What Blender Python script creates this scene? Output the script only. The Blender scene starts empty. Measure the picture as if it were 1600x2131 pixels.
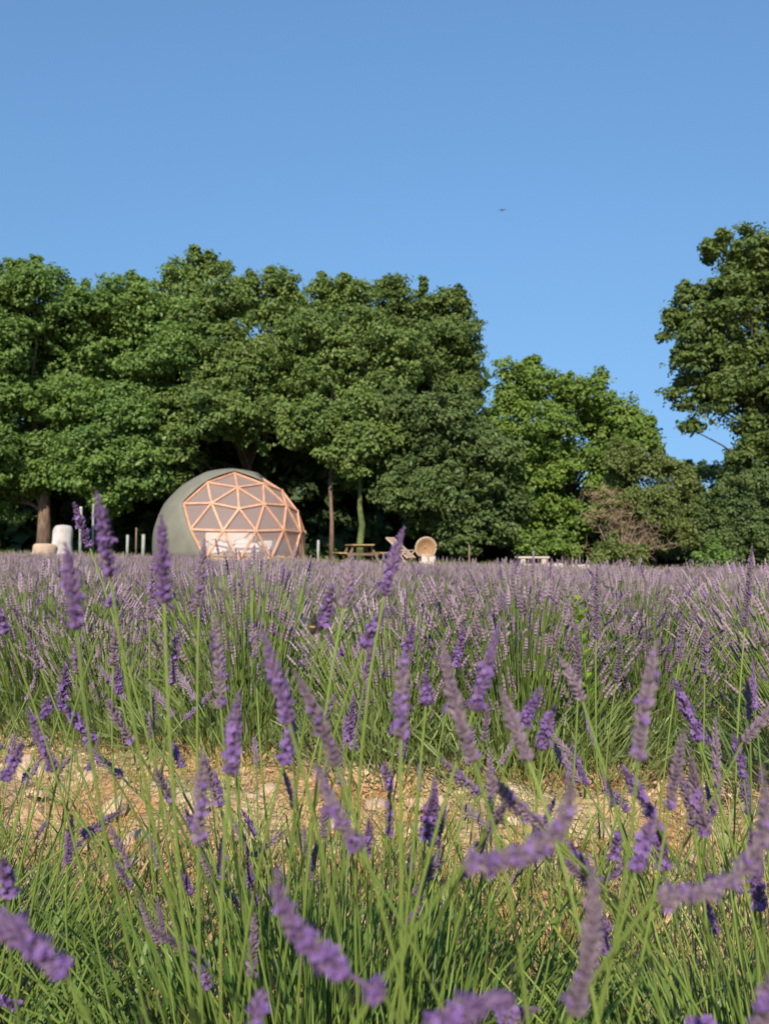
import bpy, math, random
import numpy as np
from mathutils import Vector, Matrix, Quaternion

rng = np.random.default_rng(7)
random.seed(7)
C = bpy.context.scene.collection
sc = bpy.context.scene
R = math.radians

# ------------------------------------------------------------------ camera
CAMZ = 0.72
F = 1731.0
PITCH = math.atan(74.5 / F)
cam_d = bpy.data.cameras.new('camera')
cam = bpy.data.objects.new('camera', cam_d)
C.objects.link(cam)
cam.location = (0, 0, CAMZ)
cam.rotation_euler = (math.pi / 2 + PITCH, 0, 0)
cam_d.sensor_fit = 'HORIZONTAL'
cam_d.sensor_width = 24.0
cam_d.lens = 24.0 * F / 1600.0
cam_d.clip_start = 0.02
cam_d.clip_end = 6000
cam_d.dof.use_dof = True
cam_d.dof.focus_distance = 1.6
cam_d.dof.aperture_fstop = 7.0
sc.camera = cam

# ------------------------------------------------------------------ light
SUN_AZ = -6.0      # degrees to the right of straight behind the camera
SUN_EL = 35.0
sv = Vector((math.cos(R(SUN_EL)) * math.sin(R(SUN_AZ)), -math.cos(R(SUN_EL)) * math.cos(R(SUN_AZ)), math.sin(R(SUN_EL))))
w = bpy.data.worlds.new('World')
sc.world = w
w.use_nodes = True
nt = w.node_tree
sky = nt.nodes.new('ShaderNodeTexSky')
sky.sky_type = 'NISHITA'
sky.sun_disc = False
sky.sun_elevation = R(SUN_EL)
sky.sun_rotation = math.atan2(sv.x, sv.y)
sky.altitude = 0
sky.air_density = 1.7
sky.dust_density = 0.0
sky.ozone_density = 9.5
# an even summer sky: the horizon glow is kept low all the way round
tcw = nt.nodes.new('ShaderNodeTexCoord'); mpw = nt.nodes.new('ShaderNodeMapping'); nrm_w = nt.nodes.new('ShaderNodeVectorMath'); nrm_w.operation = 'NORMALIZE'
mpw.inputs['Scale'].default_value = (1, 1, .4); mpw.inputs['Location'].default_value = (0, 0, .25)
nt.links.new(tcw.outputs['Generated'], mpw.inputs[0]); nt.links.new(mpw.outputs[0], nrm_w.inputs[0]); nt.links.new(nrm_w.outputs[0], sky.inputs[0])
nt.links.new(sky.outputs[0], nt.nodes['Background'].inputs[0])
nt.nodes['Background'].inputs[1].default_value = 0.099
sun_d = bpy.data.lights.new('sun', 'SUN')
sun_d.energy = 4.4
sun_d.angle = R(0.5)
sun_d.color = (1.0, 0.89, 0.74)
sun = bpy.data.objects.new('sun', sun_d)
C.objects.link(sun)
sun.rotation_euler = (-sv).to_track_quat('-Z', 'Y').to_euler()
sun.location = (20, -20, 30)
sc.view_settings.view_transform = 'Standard'
sc.view_settings.look = 'None'
sc.view_settings.gamma = 1.0
sc.view_settings.exposure = 0.6
sc.view_settings.use_curve_mapping = False
sc.render.engine = 'CYCLES'
sc.cycles.use_denoising = True
sc.cycles.max_bounces = 9
sc.cycles.diffuse_bounces = 7
sc.cycles.transparent_max_bounces = 12
sc.cycles.caustics_reflective = False
sc.cycles.caustics_refractive = False

# ------------------------------------------------------------------ helpers
def P(px, py, d):
    """world point that stands at depth d in front of the camera"""
    a, b = (px - 800) / F, (1065.5 - py) / F
    cy, sy = math.cos(PITCH), math.sin(PITCH)
    y, z = cy - b * sy, sy + b * cy
    return Vector((a / y * d, d, CAMZ + z / y * d))

def sstep(a, b, x):
    t = np.clip((x - a) / (b - a), 0, 1)
    return t * t * (3 - 2 * t)

def terrain(x, y):
    x = np.asarray(x, float); y = np.asarray(y, float)
    s = np.clip(y, -4, 28) / 28
    return -s * (0.36 + 0.024 * np.clip(x, -40, 40)) + 0.42 * sstep(28.4, 29.8, y)

def tz(x, y):
    return float(terrain(x, y))

def tag(o, label=None, cat=None, group=None, kind=None):
    if label: o['label'] = label
    if cat: o['category'] = cat
    if group: o['group'] = group
    if kind: o['kind'] = kind
    return o

def empty(name, loc, label=None, cat=None, group=None, rz=0.0):
    o = bpy.data.objects.new(name, None)
    C.objects.link(o)
    o.location = loc
    o.rotation_euler = (0, 0, rz)
    o.empty_display_size = 0.05
    return tag(o, label, cat, group)

def link(name, me, parent=None, loc=(0, 0, 0), rot=None, scale=None):
    o = bpy.data.objects.new(name, me)
    C.objects.link(o)
    if parent: o.parent = parent
    o.location = loc
    if rot is not None:
        if isinstance(rot, Quaternion):
            o.rotation_mode = 'QUATERNION'; o.rotation_quaternion = rot
        else:
            o.rotation_euler = rot
    if scale is not None: o.scale = (scale,) * 3 if not hasattr(scale, '__len__') else scale
    return o

def mesh_np(name, V, faces, mats, var=None, mat_idx=None, smooth=False):
    """faces: list of integer arrays (n,k). var: per-face floats, mat_idx: per-face material slots"""
    V = np.asarray(V, np.float32).reshape(-1, 3)
    me = bpy.data.meshes.new(name)
    me.vertices.add(len(V)); me.vertices.foreach_set('co', V.ravel())
    faces = [np.asarray(f, np.int32) for f in faces if len(f)]
    li = np.concatenate([f.ravel() for f in faces])
    cnt = np.concatenate([np.full(len(f), f.shape[1], np.int32) for f in faces])
    st = np.concatenate([[0], np.cumsum(cnt)[:-1]]).astype(np.int32)
    me.loops.add(len(li)); me.loops.foreach_set('vertex_index', li)
    me.polygons.add(len(cnt)); me.polygons.foreach_set('loop_start', st)
    try: me.polygons.foreach_set('loop_total', cnt)
    except Exception: pass
    if not isinstance(mats, (list, tuple)): mats = [mats]
    for m in mats: me.materials.append(m)
    if mat_idx is not None: me.polygons.foreach_set('material_index', np.asarray(mat_idx, np.int32))
    me.polygons.foreach_set('use_smooth', np.full(len(cnt), bool(smooth)))
    if var is not None:
        at = me.attributes.new('var', 'FLOAT', 'FACE')
        at.data.foreach_set('value', np.asarray(var, np.float32))
    me.update(calc_edges=True)
    me.validate()
    return me

class MB:
    """collects small solids into one mesh"""
    def __init__(s): s.v = []; s.f = []
    def add(s, vs, fs):
        b = len(s.v); s.v += [tuple(v) for v in vs]; s.f += [tuple(i + b for i in f) for f in fs]
        return s
    def box(s, c, d, rot=None, bev=0.0):
        c = Vector(c); M = rot if rot is not None else Matrix.Identity(3)
        hx, hy, hz = d[0] / 2, d[1] / 2, d[2] / 2
        b = min(bev, hx * .9, hy * .9, hz * .9)
        if b <= 0:
            vs = [M @ Vector((x * hx, y * hy, z * hz)) + c for z in (-1, 1) for y in (-1, 1) for x in (-1, 1)]
            return s.add(vs, [(0, 2, 3, 1), (4, 5, 7, 6), (0, 1, 5, 4), (2, 6, 7, 3), (0, 4, 6, 2), (1, 3, 7, 5)])
        vs = []; fs = []
        def ring(z, ix, iy):
            k = len(vs)
            for x, y in ((-1, -1), (1, -1), (1, 1), (-1, 1)):
                pts = [(x * (hx - b - ix), y * (hy - ix)), (x * (hx - ix), y * (hy - b - ix))]
                if (x > 0) == (y > 0): pts = pts[::-1]
                for p in pts: vs.append(M @ Vector((p[0], p[1], z)) + c)
            return list(range(k, k + 8))
        r = [ring(-hz, b, b), ring(-hz + b, 0, 0), ring(hz - b, 0, 0), ring(hz, b, b)]
        fs.append(tuple(r[0][::-1])); fs.append(tuple(r[3]))
        for q in range(3):
            for i in range(8):
                j = (i + 1) % 8
                fs.append((r[q][i], r[q][j], r[q + 1][j], r[q + 1][i]))
        return s.add(vs, fs)
    def tube(s, pts, rad, n=8, cap=True):
        pts = [Vector(p) for p in pts]
        if not hasattr(rad, '__len__'): rad = [rad] * len(pts)
        vs = []; fs = []
        up = Vector((0.31, 0.17, 0.93))
        for i, p in enumerate(pts):
            t = (pts[min(i + 1, len(pts) - 1)] - pts[max(i - 1, 0)]).normalized()
            a = t.cross(up)
            if a.length < 1e-3: a = t.cross(Vector((1, 0, 0)))
            a.normalize(); b = t.cross(a)
            for k in range(n):
                an = 2 * math.pi * k / n
                vs.append(p + (a * math.cos(an) + b * math.sin(an)) * rad[i])
        for i in range(len(pts) - 1):
            for k in range(n):
                k2 = (k + 1) % n
                fs.append((i * n + k, i * n + k2, (i + 1) * n + k2, (i + 1) * n + k))
        if cap:
            fs.append(tuple(range(n))[::-1]); fs.append(tuple(range((len(pts) - 1) * n, len(pts) * n)))
        return s.add(vs, fs)
    def mesh(s, name, mat, smooth=False):
        me = bpy.data.meshes.new(name)
        me.from_pydata(s.v, [], s.f)
        me.materials.append(mat)
        if smooth: me.polygons.foreach_set('use_smooth', [True] * len(me.polygons))
        me.update()
        return me
    def build(s, name, mat, parent=None, loc=(0, 0, 0), rot=None, smooth=False):
        return link(name, s.mesh(name, mat, smooth), parent, loc, rot)

# ------------------------------------------------------------------ materials
def newmat(name):
    m = bpy.data.materials.new(name); m.use_nodes = True
    return m, m.node_tree.nodes, m.node_tree.links, m.node_tree.nodes['Principled BSDF']

def noisy(name, c1, c2, scale=6.0, rough=0.8, bump=0.3, bscale=30.0, detail=6, c3=None, dist=0.02, stretch=None):
    m, n, l, b = newmat(name)
    tc = n.new('ShaderNodeTexCoord'); src = tc.outputs['Object']
    if stretch:
        mp = n.new('ShaderNodeMapping'); mp.inputs['Scale'].default_value = stretch
        l.new(src, mp.inputs[0]); src = mp.outputs[0]
    nz = n.new('ShaderNodeTexNoise'); nz.inputs['Scale'].default_value = scale; nz.inputs['Detail'].default_value = detail
    l.new(src, nz.inputs['Vector'])
    cr = n.new('ShaderNodeValToRGB'); cr.color_ramp.elements[0].position = .32; cr.color_ramp.elements[1].position = .68
    cr.color_ramp.elements[0].color = (*c1, 1); cr.color_ramp.elements[1].color = (*c2, 1)
    if c3:
        e = cr.color_ramp.elements.new(.5); e.color = (*c3, 1)
    l.new(nz.outputs['Fac'], cr.inputs[0]); l.new(cr.outputs[0], b.inputs['Base Color'])
    b.inputs['Roughness'].default_value = rough
    if bump:
        n2 = n.new('ShaderNodeTexNoise'); n2.inputs['Scale'].default_value = bscale; n2.inputs['Detail'].default_value = 5
        l.new(src, n2.inputs['Vector'])
        bp = n.new('ShaderNodeBump'); bp.inputs['Strength'].default_value = bump; bp.inputs['Distance'].default_value = dist
        l.new(n2.outputs['Fac'], bp.inputs['Height']); l.new(bp.outputs[0], b.inputs['Normal'])
    return m

def leafmat(name, c1, c2, c3=None, trans=0.35, rough=0.5, nscale=0.5, spec=0.3, bush=0.0):
    """thin leaf: reflects and lets light through; colour varies leaf by leaf and branch by branch"""
    m, n, l, b = newmat(name)
    at = n.new('ShaderNodeAttribute'); at.attribute_name = 'var'
    tc = n.new('ShaderNodeTexCoord')
    nz = n.new('ShaderNodeTexNoise'); nz.inputs['Scale'].default_value = nscale; nz.inputs['Detail'].default_value = 3
    l.new(tc.outputs['Object'], nz.inputs['Vector'])
    mx = n.new('ShaderNodeMath'); mx.operation = 'MULTIPLY_ADD'; mx.inputs[1].default_value = 0.55
    ad = n.new('ShaderNodeMath'); ad.operation = 'MULTIPLY'; ad.inputs[1].default_value = 0.45
    l.new(nz.outputs['Fac'], ad.inputs[0]); l.new(at.outputs['Fac'], mx.inputs[0]); l.new(ad.outputs[0], mx.inputs[2])
    fac = mx.outputs[0]
    if bush:
        oi = n.new('ShaderNodeObjectInfo'); ob = n.new('ShaderNodeMath'); ob.operation = 'MULTIPLY_ADD'; ob.inputs[1].default_value = bush
        sb = n.new('ShaderNodeMath'); sb.operation = 'SUBTRACT'; sb.inputs[1].default_value = bush / 2
        l.new(oi.outputs['Random'], ob.inputs[0]); l.new(fac, ob.inputs[2]); l.new(ob.outputs[0], sb.inputs[0]); fac = sb.outputs[0]
    cr = n.new('ShaderNodeValToRGB')
    cr.color_ramp.elements[0].position = .15; cr.color_ramp.elements[1].position = .85
    cr.color_ramp.elements[0].color = (*c1, 1); cr.color_ramp.elements[1].color = (*c2, 1)
    if c3:
        e = cr.color_ramp.elements.new(.93); e.color = (*c3, 1)
    l.new(fac, cr.inputs[0]); l.new(cr.outputs[0], b.inputs['Base Color'])
    b.inputs['Roughness'].default_value = rough
    b.inputs['Specular IOR Level'].default_value = spec
    if trans > 0:
        tr = n.new('ShaderNodeBsdfTranslucent')
        hs = n.new('ShaderNodeHueSaturation'); hs.inputs['Saturation'].default_value = 1.1; hs.inputs['Value'].default_value = 1.3
        l.new(cr.outputs[0], hs.inputs['Color']); l.new(hs.outputs[0], tr.inputs[0])
        ms = n.new('ShaderNodeMixShader'); ms.inputs[0].default_value = trans
        l.new(b.outputs[0], ms.inputs[1]); l.new(tr.outputs[0], ms.inputs[2])
        l.new(ms.outputs[0], n['Material Output'].inputs['Surface'])
    return m

M = {}
M['oak'] = leafmat('oak_leaf', (0.066, 0.141, 0.033), (0.230, 0.329, 0.075), (0.284, 0.355, 0.093), nscale=.45)
M['oak2'] = leafmat('oak_leaf_olive', (0.066, 0.130, 0.031), (0.240, 0.309, 0.078), (0.287, 0.328, 0.097), nscale=.45)
M['oak3'] = leafmat('oak_leaf_rust', (0.057, 0.101, 0.025), (0.188, 0.247, 0.059), (0.271, 0.249, 0.078), nscale=.6)
M['dark'] = leafmat('dark_leaf', (0.048, 0.091, 0.028), (0.170, 0.225, 0.067), (0.217, 0.249, 0.087), nscale=.5)
M['bright'] = leafmat('bright_leaf', (0.083, 0.152, 0.030), (0.232, 0.322, 0.059), (0.268, 0.322, 0.085), nscale=.5)
M['olive'] = leafmat('olive_leaf', (0.081, 0.116, 0.031), (0.223, 0.263, 0.072), (0.266, 0.263, 0.088), nscale=.6)
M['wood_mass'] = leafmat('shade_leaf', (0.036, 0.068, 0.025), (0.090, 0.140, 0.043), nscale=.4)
M['lime'] = leafmat('lime_leaf', (0.14, 0.24, 0.015), (0.30, 0.42, 0.03), trans=.45)
M['dryleaf'] = leafmat('dry_leaf', (0.20, 0.15, 0.075), (0.38, 0.29, 0.16), trans=.2)
M['bark'] = noisy('bark', (0.045, 0.034, 0.024), (0.13, 0.10, 0.07), 4, .9, .7, 14, stretch=(3, 3, .6), dist=.05)
M['barkpale'] = noisy('bark_pale', (0.12, 0.075, 0.05), (0.25, 0.17, 0.12), 4, .9, .7, 14, stretch=(3, 3, .6), dist=.05)
M['ivy'] = noisy('mossy_bark', (0.05, 0.065, 0.022), (0.15, 0.19, 0.06), 5, .9, .9, 9, dist=.08)
M['twig'] = noisy('dry_twig', (0.20, 0.13, 0.09), (0.36, 0.26, 0.18), 5, .9, .3, 20)
M['stem'] = leafmat('lavender_stem', (0.085, 0.138, 0.029), (0.245, 0.329, 0.070), (0.376, 0.324, 0.132), trans=.2, nscale=9)
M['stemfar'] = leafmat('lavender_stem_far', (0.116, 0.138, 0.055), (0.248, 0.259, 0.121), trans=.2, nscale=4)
M['leafgrey'] = leafmat('lavender_leaf', (0.057, 0.121, 0.025), (0.172, 0.259, 0.060), trans=.25, nscale=4)
M['leafmid'] = leafmat('lavender_leaf_mid', (0.083, 0.133, 0.044), (0.227, 0.282, 0.103), trans=.2, nscale=3, bush=.35)
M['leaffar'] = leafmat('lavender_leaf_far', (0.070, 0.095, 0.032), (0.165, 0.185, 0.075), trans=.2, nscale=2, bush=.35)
M['calyx'] = leafmat('calyx_faded', (0.150, 0.108, 0.140), (0.315, 0.240, 0.275), (0.36, 0.29, 0.26), trans=.2, nscale=30, rough=.7, spec=.15, bush=.35)
M['calyxv'] = leafmat('calyx_violet', (0.115, 0.068, 0.150), (0.270, 0.175, 0.300), (0.32, 0.24, 0.31), trans=.2, nscale=30, rough=.7, spec=.15, bush=.3)
M['corolla'] = leafmat('corolla', (0.190, 0.100, 0.310), (0.350, 0.215, 0.475), trans=.35, nscale=30, rough=.6, spec=.15)
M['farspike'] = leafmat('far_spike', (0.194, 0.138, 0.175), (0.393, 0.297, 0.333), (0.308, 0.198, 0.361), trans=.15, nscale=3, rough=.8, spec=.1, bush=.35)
M['straw'] = leafmat('straw', (0.26, 0.19, 0.075), (0.50, 0.38, 0.18), trans=.2, nscale=3)
M['weedgrass'] = leafmat('weed_grass', (0.12, 0.16, 0.028), (0.32, 0.33, 0.075), (0.42, 0.34, 0.14), trans=.3, nscale=3)
M['stone'] = noisy('stone', (0.42, 0.28, 0.17), (0.66, 0.50, 0.36), 9, .9, .5, 40)
M['canvas'] = noisy('olive_canvas', (0.152, 0.145, 0.110), (0.190, 0.180, 0.138), 1.6, .85, .35, 2.5)
M['liner'] = noisy('cotton_liner', (0.80, 0.66, 0.58), (0.86, 0.73, 0.66), 2, .9, .1, 40)
M['timber'] = noisy('larch_timber', (0.50, 0.25, 0.145), (0.66, 0.37, 0.235), 5, .6, .15, 30)
M['deck'] = noisy('deck_timber', (0.52, 0.38, 0.26), (0.66, 0.50, 0.36), 3, .8, .2, 30, stretch=(1, 8, 8))
M['linen'] = noisy('white_linen', (0.74, 0.72, 0.68), (0.82, 0.80, 0.77), 4, .9, .3, 12)
M['tabletimber'] = noisy('table_timber', (0.30, 0.20, 0.085), (0.46, 0.33, 0.16), 3, .8, .25, 30, stretch=(8, 1, 8))
M['tabledark'] = noisy('table_timber_dark', (0.10, 0.07, 0.04), (0.18, 0.12, 0.07), 3, .8, .25, 30)
M['palewood'] = noisy('weathered_pale_wood', (0.40, 0.325, 0.26), (0.58, 0.49, 0.41), 3, .85, .3, 25, stretch=(1, 6, 6))
M['wicker'] = noisy('wicker', (0.24, 0.135, 0.062), (0.38, 0.235, 0.12), 30, .8, .6, 60)
M['wickerpale'] = noisy('pale_wicker', (0.36, 0.25, 0.17), (0.55, 0.41, 0.30), 30, .8, .6, 60)
M['whitestone'] = noisy('white_stone', (0.36, 0.32, 0.295), (0.60, 0.55, 0.52), 2.5, .9, .6, 9)
M['tanstone'] = noisy('tan_stone', (0.38, 0.27, 0.18), (0.55, 0.42, 0.30), 3, .9, .6, 9)
M['postpale'] = noisy('pale_post', (0.22, 0.23, 0.195), (0.36, 0.36, 0.31), 4, .8, .3, 30, stretch=(6, 6, 1))
M['postgreen'] = noisy('greygreen_post', (0.16, 0.19, 0.15), (0.26, 0.29, 0.24), 4, .6, .2, 30)
M['postbrown'] = noisy('brown_post', (0.16, 0.10, 0.06), (0.26, 0.18, 0.11), 4, .8, .3, 30, stretch=(6, 6, 1))
M['bee'] = noisy('bee_fur', (0.012, 0.010, 0.008), (0.03, 0.022, 0.015), 40, .9, .2, 90)
M['beeyellow'] = noisy('bee_band', (0.45, 0.26, 0.03), (0.60, 0.38, 0.06), 40, .9, .2, 90)
M['feather'] = noisy('bird_feather', (0.10, 0.13, 0.17), (0.18, 0.21, 0.25), 9, .8, .1, 30)

def glass_mat(name, tint, gloss):
    m, n, l, b = newmat(name)
    tr = n.new('ShaderNodeBsdfTransparent'); tr.inputs[0].default_value = (*tint, 1)
    gl = n.new('ShaderNodeBsdfGlossy'); gl.inputs['Roughness'].default_value = 0.06
    fr = n.new('ShaderNodeFresnel'); fr.inputs[0].default_value = 1.5
    mu = n.new('ShaderNodeMath'); mu.operation = 'MULTIPLY_ADD'; mu.inputs[1].default_value = 1.0; mu.inputs[2].default_value = gloss
    l.new(fr.outputs[0], mu.inputs[0])
    ms = n.new('ShaderNodeMixShader')
    l.new(mu.outputs[0], ms.inputs[0]); l.new(tr.outputs[0], ms.inputs[1]); l.new(gl.outputs[0], ms.inputs[2])
    l.new(ms.outputs[0], n['Material Output'].inputs['Surface'])
    return m
M['pane'] = glass_mat('clear_film', (0.95, 0.95, 0.95), 0.0)
def milky(m, c, f):
    n, l = m.node_tree.nodes, m.node_tree.links
    out = n['Material Output'].inputs['Surface']; old = out.links[0].from_socket
    df = n.new('ShaderNodeBsdfDiffuse'); df.inputs[0].default_value = (*c, 1)
    tr = n.new('ShaderNodeBsdfTranslucent'); tr.inputs[0].default_value = (*c, 1)
    m1 = n.new('ShaderNodeMixShader'); l.new(df.outputs[0], m1.inputs[1]); l.new(tr.outputs[0], m1.inputs[2])
    m2 = n.new('ShaderNodeMixShader'); m2.inputs[0].default_value = f
    l.new(old, m2.inputs[1]); l.new(m1.outputs[0], m2.inputs[2]); l.new(m2.outputs[0], out)
milky(M['pane'], (.93, .76, .69), .34)      # slightly milky film
def translucent(m, c, f):
    n, l = m.node_tree.nodes, m.node_tree.links
    b = n['Principled BSDF']; tr = n.new('ShaderNodeBsdfTranslucent'); tr.inputs[0].default_value = (*c, 1)
    ms = n.new('ShaderNodeMixShader'); ms.inputs[0].default_value = f
    l.new(b.outputs[0], ms.inputs[1]); l.new(tr.outputs[0], ms.inputs[2]); l.new(ms.outputs[0], n['Material Output'].inputs['Surface'])

M['wing'] = glass_mat('bee_wing', (0.75, 0.68, 0.5), 0.2)

def ground_mat():
    m, n, l, b = newmat('field_ground')
    tc = n.new('ShaderNodeTexCoord')
    def noise(s, d=8):
        z = n.new('ShaderNodeTexNoise'); z.inputs['Scale'].default_value = s; z.inputs['Detail'].default_value = d
        l.new(tc.outputs['Object'], z.inputs['Vector']); return z.outputs['Fac']
    def ramp(src, stops):
        cr = n.new('ShaderNodeValToRGB'); e = cr.color_ramp.elements
        e[0].position, e[0].color = stops[0][0], (*stops[0][1], 1)
        e[1].position, e[1].color = stops[-1][0], (*stops[-1][1], 1)
        for p, c in stops[1:-1]:
            q = e.new(p); q.color = (*c, 1)
        l.new(src, cr.inputs[0]); return cr.outputs[0]
    soil0 = ramp(noise(9), [(.28, (0.34, 0.175, 0.080)), (.5, (0.52, 0.29, 0.145)), (.72, (0.64, 0.41, 0.23))])
    dull = ramp(noise(16), [(.3, (0.30, 0.22, 0.125)), (.55, (0.50, 0.39, 0.235)), (.75, (0.68, 0.55, 0.37))])
    ms = n.new('ShaderNodeMix'); ms.data_type = 'RGBA'
    pf = n.new('ShaderNodeMapRange'); pf.inputs[1].default_value = .40; pf.inputs[2].default_value = .60
    l.new(noise(2.2, 5), pf.inputs[0]); l.new(pf.outputs[0], ms.inputs['Factor']); l.new(soil0, ms.inputs['A']); l.new(dull, ms.inputs['B'])
    soil = ms.outputs['Result']
    grass = ramp(noise(3), [(.3, (0.07, 0.085, 0.025)), (.7, (0.20, 0.17, 0.07))])
    sx = n.new('ShaderNodeSeparateXYZ'); l.new(tc.outputs['Object'], sx.inputs[0])
    mr = n.new('ShaderNodeMapRange'); mr.inputs[1].default_value = 28.0; mr.inputs[2].default_value = 29.2
    l.new(sx.outputs['Y'], mr.inputs[0])
    mx = n.new('ShaderNodeMix'); mx.data_type = 'RGBA'
    l.new(mr.outputs[0], mx.inputs['Factor']); l.new(soil, mx.inputs['A']); l.new(grass, mx.inputs['B'])
    l.new(mx.outputs['Result'], b.inputs['Base Color'])
    b.inputs['Roughness'].default_value = .95; b.inputs['Specular IOR Level'].default_value = .1
    bp = n.new('ShaderNodeBump'); bp.inputs['Strength'].default_value = .9; bp.inputs['Distance'].default_value = .03
    l.new(noise(38, 10), bp.inputs['Height']); l.new(bp.outputs[0], b.inputs['Normal'])
    return m
M['ground'] = ground_mat()

# ------------------------------------------------------------------ ground
def build_ground():
    xs = np.concatenate([-np.geomspace(3500, 46, 14), np.linspace(-40, -4.3, 26), np.linspace(-4, 4, 121), np.linspace(4.3, 40, 26), np.geomspace(46, 3500, 14)])
    ys = np.concatenate([-np.geomspace(3000, 3, 14), np.linspace(-2, 0.5, 8), np.linspace(0.6, 7, 106), np.linspace(7.5, 45, 76), np.geomspace(48, 5000, 16)])
    X, Y = np.meshgrid(xs, ys)
    Z = terrain(X, Y)
    near = (np.abs(X) < 4.1) & (Y > .5) & (Y < 7.1)
    n = rng.normal(0, 1, X.shape)
    n = (n + np.roll(n, 1, 0) + np.roll(n, 1, 1) + np.roll(n, (1, 1), (0, 1))) / 2
    Z = Z + np.where(near, n * 0.017, 0)
    V = np.stack([X, Y, Z], -1).reshape(-1, 3)
    ny, nx = X.shape
    i = (np.arange(ny - 1)[:, None] * nx + np.arange(nx - 1)[None]).ravel()
    me = mesh_np('ground', V, [np.stack([i, i + 1, i + nx + 1, i + nx], -1)], M['ground'], smooth=True)
    return tag(link('ground', me), 'tan stony soil of the lavender field running back to a grass bank', kind='structure')
ground = build_ground()

# ------------------------------------------------------------------ leaves and trees
def unit(v):
    return v / (np.linalg.norm(v, axis=-1, keepdims=True) + 1e-9)

def leaf_quads(c, nrm, size, r, aspect=.62):
    """diamond leaves, folded along the midrib. c,nrm (n,3)"""
    n = len(c)
    a = unit(np.cross(nrm, unit(r.normal(0, 1, (n, 3)))))
    b = np.cross(nrm, a)
    L = (size * r.uniform(.65, 1.35, n))[:, None]
    fold = L * r.uniform(-.05, .25, n)[:, None]
    V = np.stack([c - a * L * .5, c + b * L * aspect * .5 + nrm * fold, c + a * L * .55 - nrm * fold * .4, c - b * L * aspect * .5 + nrm * fold], 1)
    i = np.arange(n)[:, None] * 4
    return V.reshape(-1, 3), i + np.array([[0, 1, 2, 3]])

def lobe_leaves(c, rad, r, dens=1.0, leaf=.17, cluster=.42):
    """a bough: small sprays of leaves spread over and inside a lumpy ball"""
    rad = np.asarray(rad, float)
    rm = rad.mean()
    nc = int(max(4, dens * 15 * (rm / cluster) ** 2))
    d = unit(r.normal(0, 1, (nc, 3)))
    d[:, 2] = d[:, 2] * .85 + .12
    rr = np.where(r.random(nc) < .74, r.uniform(.74, 1.22, nc), r.uniform(.2, .75, nc))
    cc = c + d * rr[:, None] * rad
    nl = r.integers(14, 28, nc)
    idx = np.repeat(np.arange(nc), nl)
    n = len(idx)
    o = unit(r.normal(0, 1, (n, 3))) * (r.random(n) ** .5)[:, None] * cluster * np.array([1.05, 1.05, .62]) * r.uniform(.7, 1.3, nc)[idx][:, None]
    pos = cc[idx] + o
    nrm = unit(unit(o) * .6 + d[idx] * .45 + np.array([0, -.15, .55]) + r.normal(0, .42, (n, 3)))
    var = np.clip(r.uniform(.15, .85, nc)[idx] * .45 + r.random(n) * .55, 0, 1)
    return pos, nrm, var

def crown_mesh(name, lobes, mat, r, dens=1.0, leaf=.17, cluster=.42, n_front=99):
    ps, ns, vs = [], [], []
    for L_, (c, rad) in enumerate(lobes):
        c = np.array(c); rm = float(np.mean(rad)); tone = r.uniform(-.12, .12)
        p, nn, v = lobe_leaves(c, np.asarray(rad) * .72, r, dens * .5, leaf, cluster)      # inner fill
        ps.append(p); ns.append(nn); vs.append(v * .9)  # inner leaves toned down: shade inside the boughs is put into their colour
        if L_ >= n_front: continue
        k = int(np.clip(7 * (rm / 1.5) ** 1.2, 3, 11))
        dirs = unit(r.normal(0, 1, (k, 3)) + np.array([0, -.25, .1]))
        for d in dirs:
            sr = rm * r.uniform(.34, .52)
            cc = c + d * np.asarray(rad) * r.uniform(.55, .80)
            p, nn, v = lobe_leaves(cc, np.array([sr * 1.15, sr * 1.15, sr * .72]), r, dens * .46, leaf * 1.1, cluster * .72)
            ps.append(p); ns.append(nn); vs.append(np.clip(v + tone + r.uniform(-.1, .1), 0, 1))
        for q in range(4 if rm > .6 else 1):       # leading shoots that roughen the outline
            d = unit(r.normal(0, .8, 3) + np.array([0, -.1, .9])); sr = r.uniform(.10, .22)
            p, nn, v = lobe_leaves(c + d * np.asarray(rad) * r.uniform(.84, .98), np.array([sr, sr, sr * 2.4]), r, .8, leaf, .20)
            ps.append(p); ns.append(nn); vs.append(v)
    p = np.concatenate(ps); nn = np.concatenate(ns); v = np.concatenate(vs)
    V, Fq = leaf_quads(p, nn, np.full(len(p), leaf), r)
    return mesh_np(name, V, [Fq], mat, var=v)

def limb_path(a, b, r, k=5, wob=.12):
    a, b = Vector(a), Vector(b); L = (b - a).length
    pts = []
    for i in range(k + 1):
        t = i / k
        p = a.lerp(b, t) + Vector((0, 0, .14 * L * math.sin(math.pi * t)))
        if 0 < i < k: p += Vector(r.normal(0, wob * L / k, 3))
        pts.append(p)
    return pts

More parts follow.
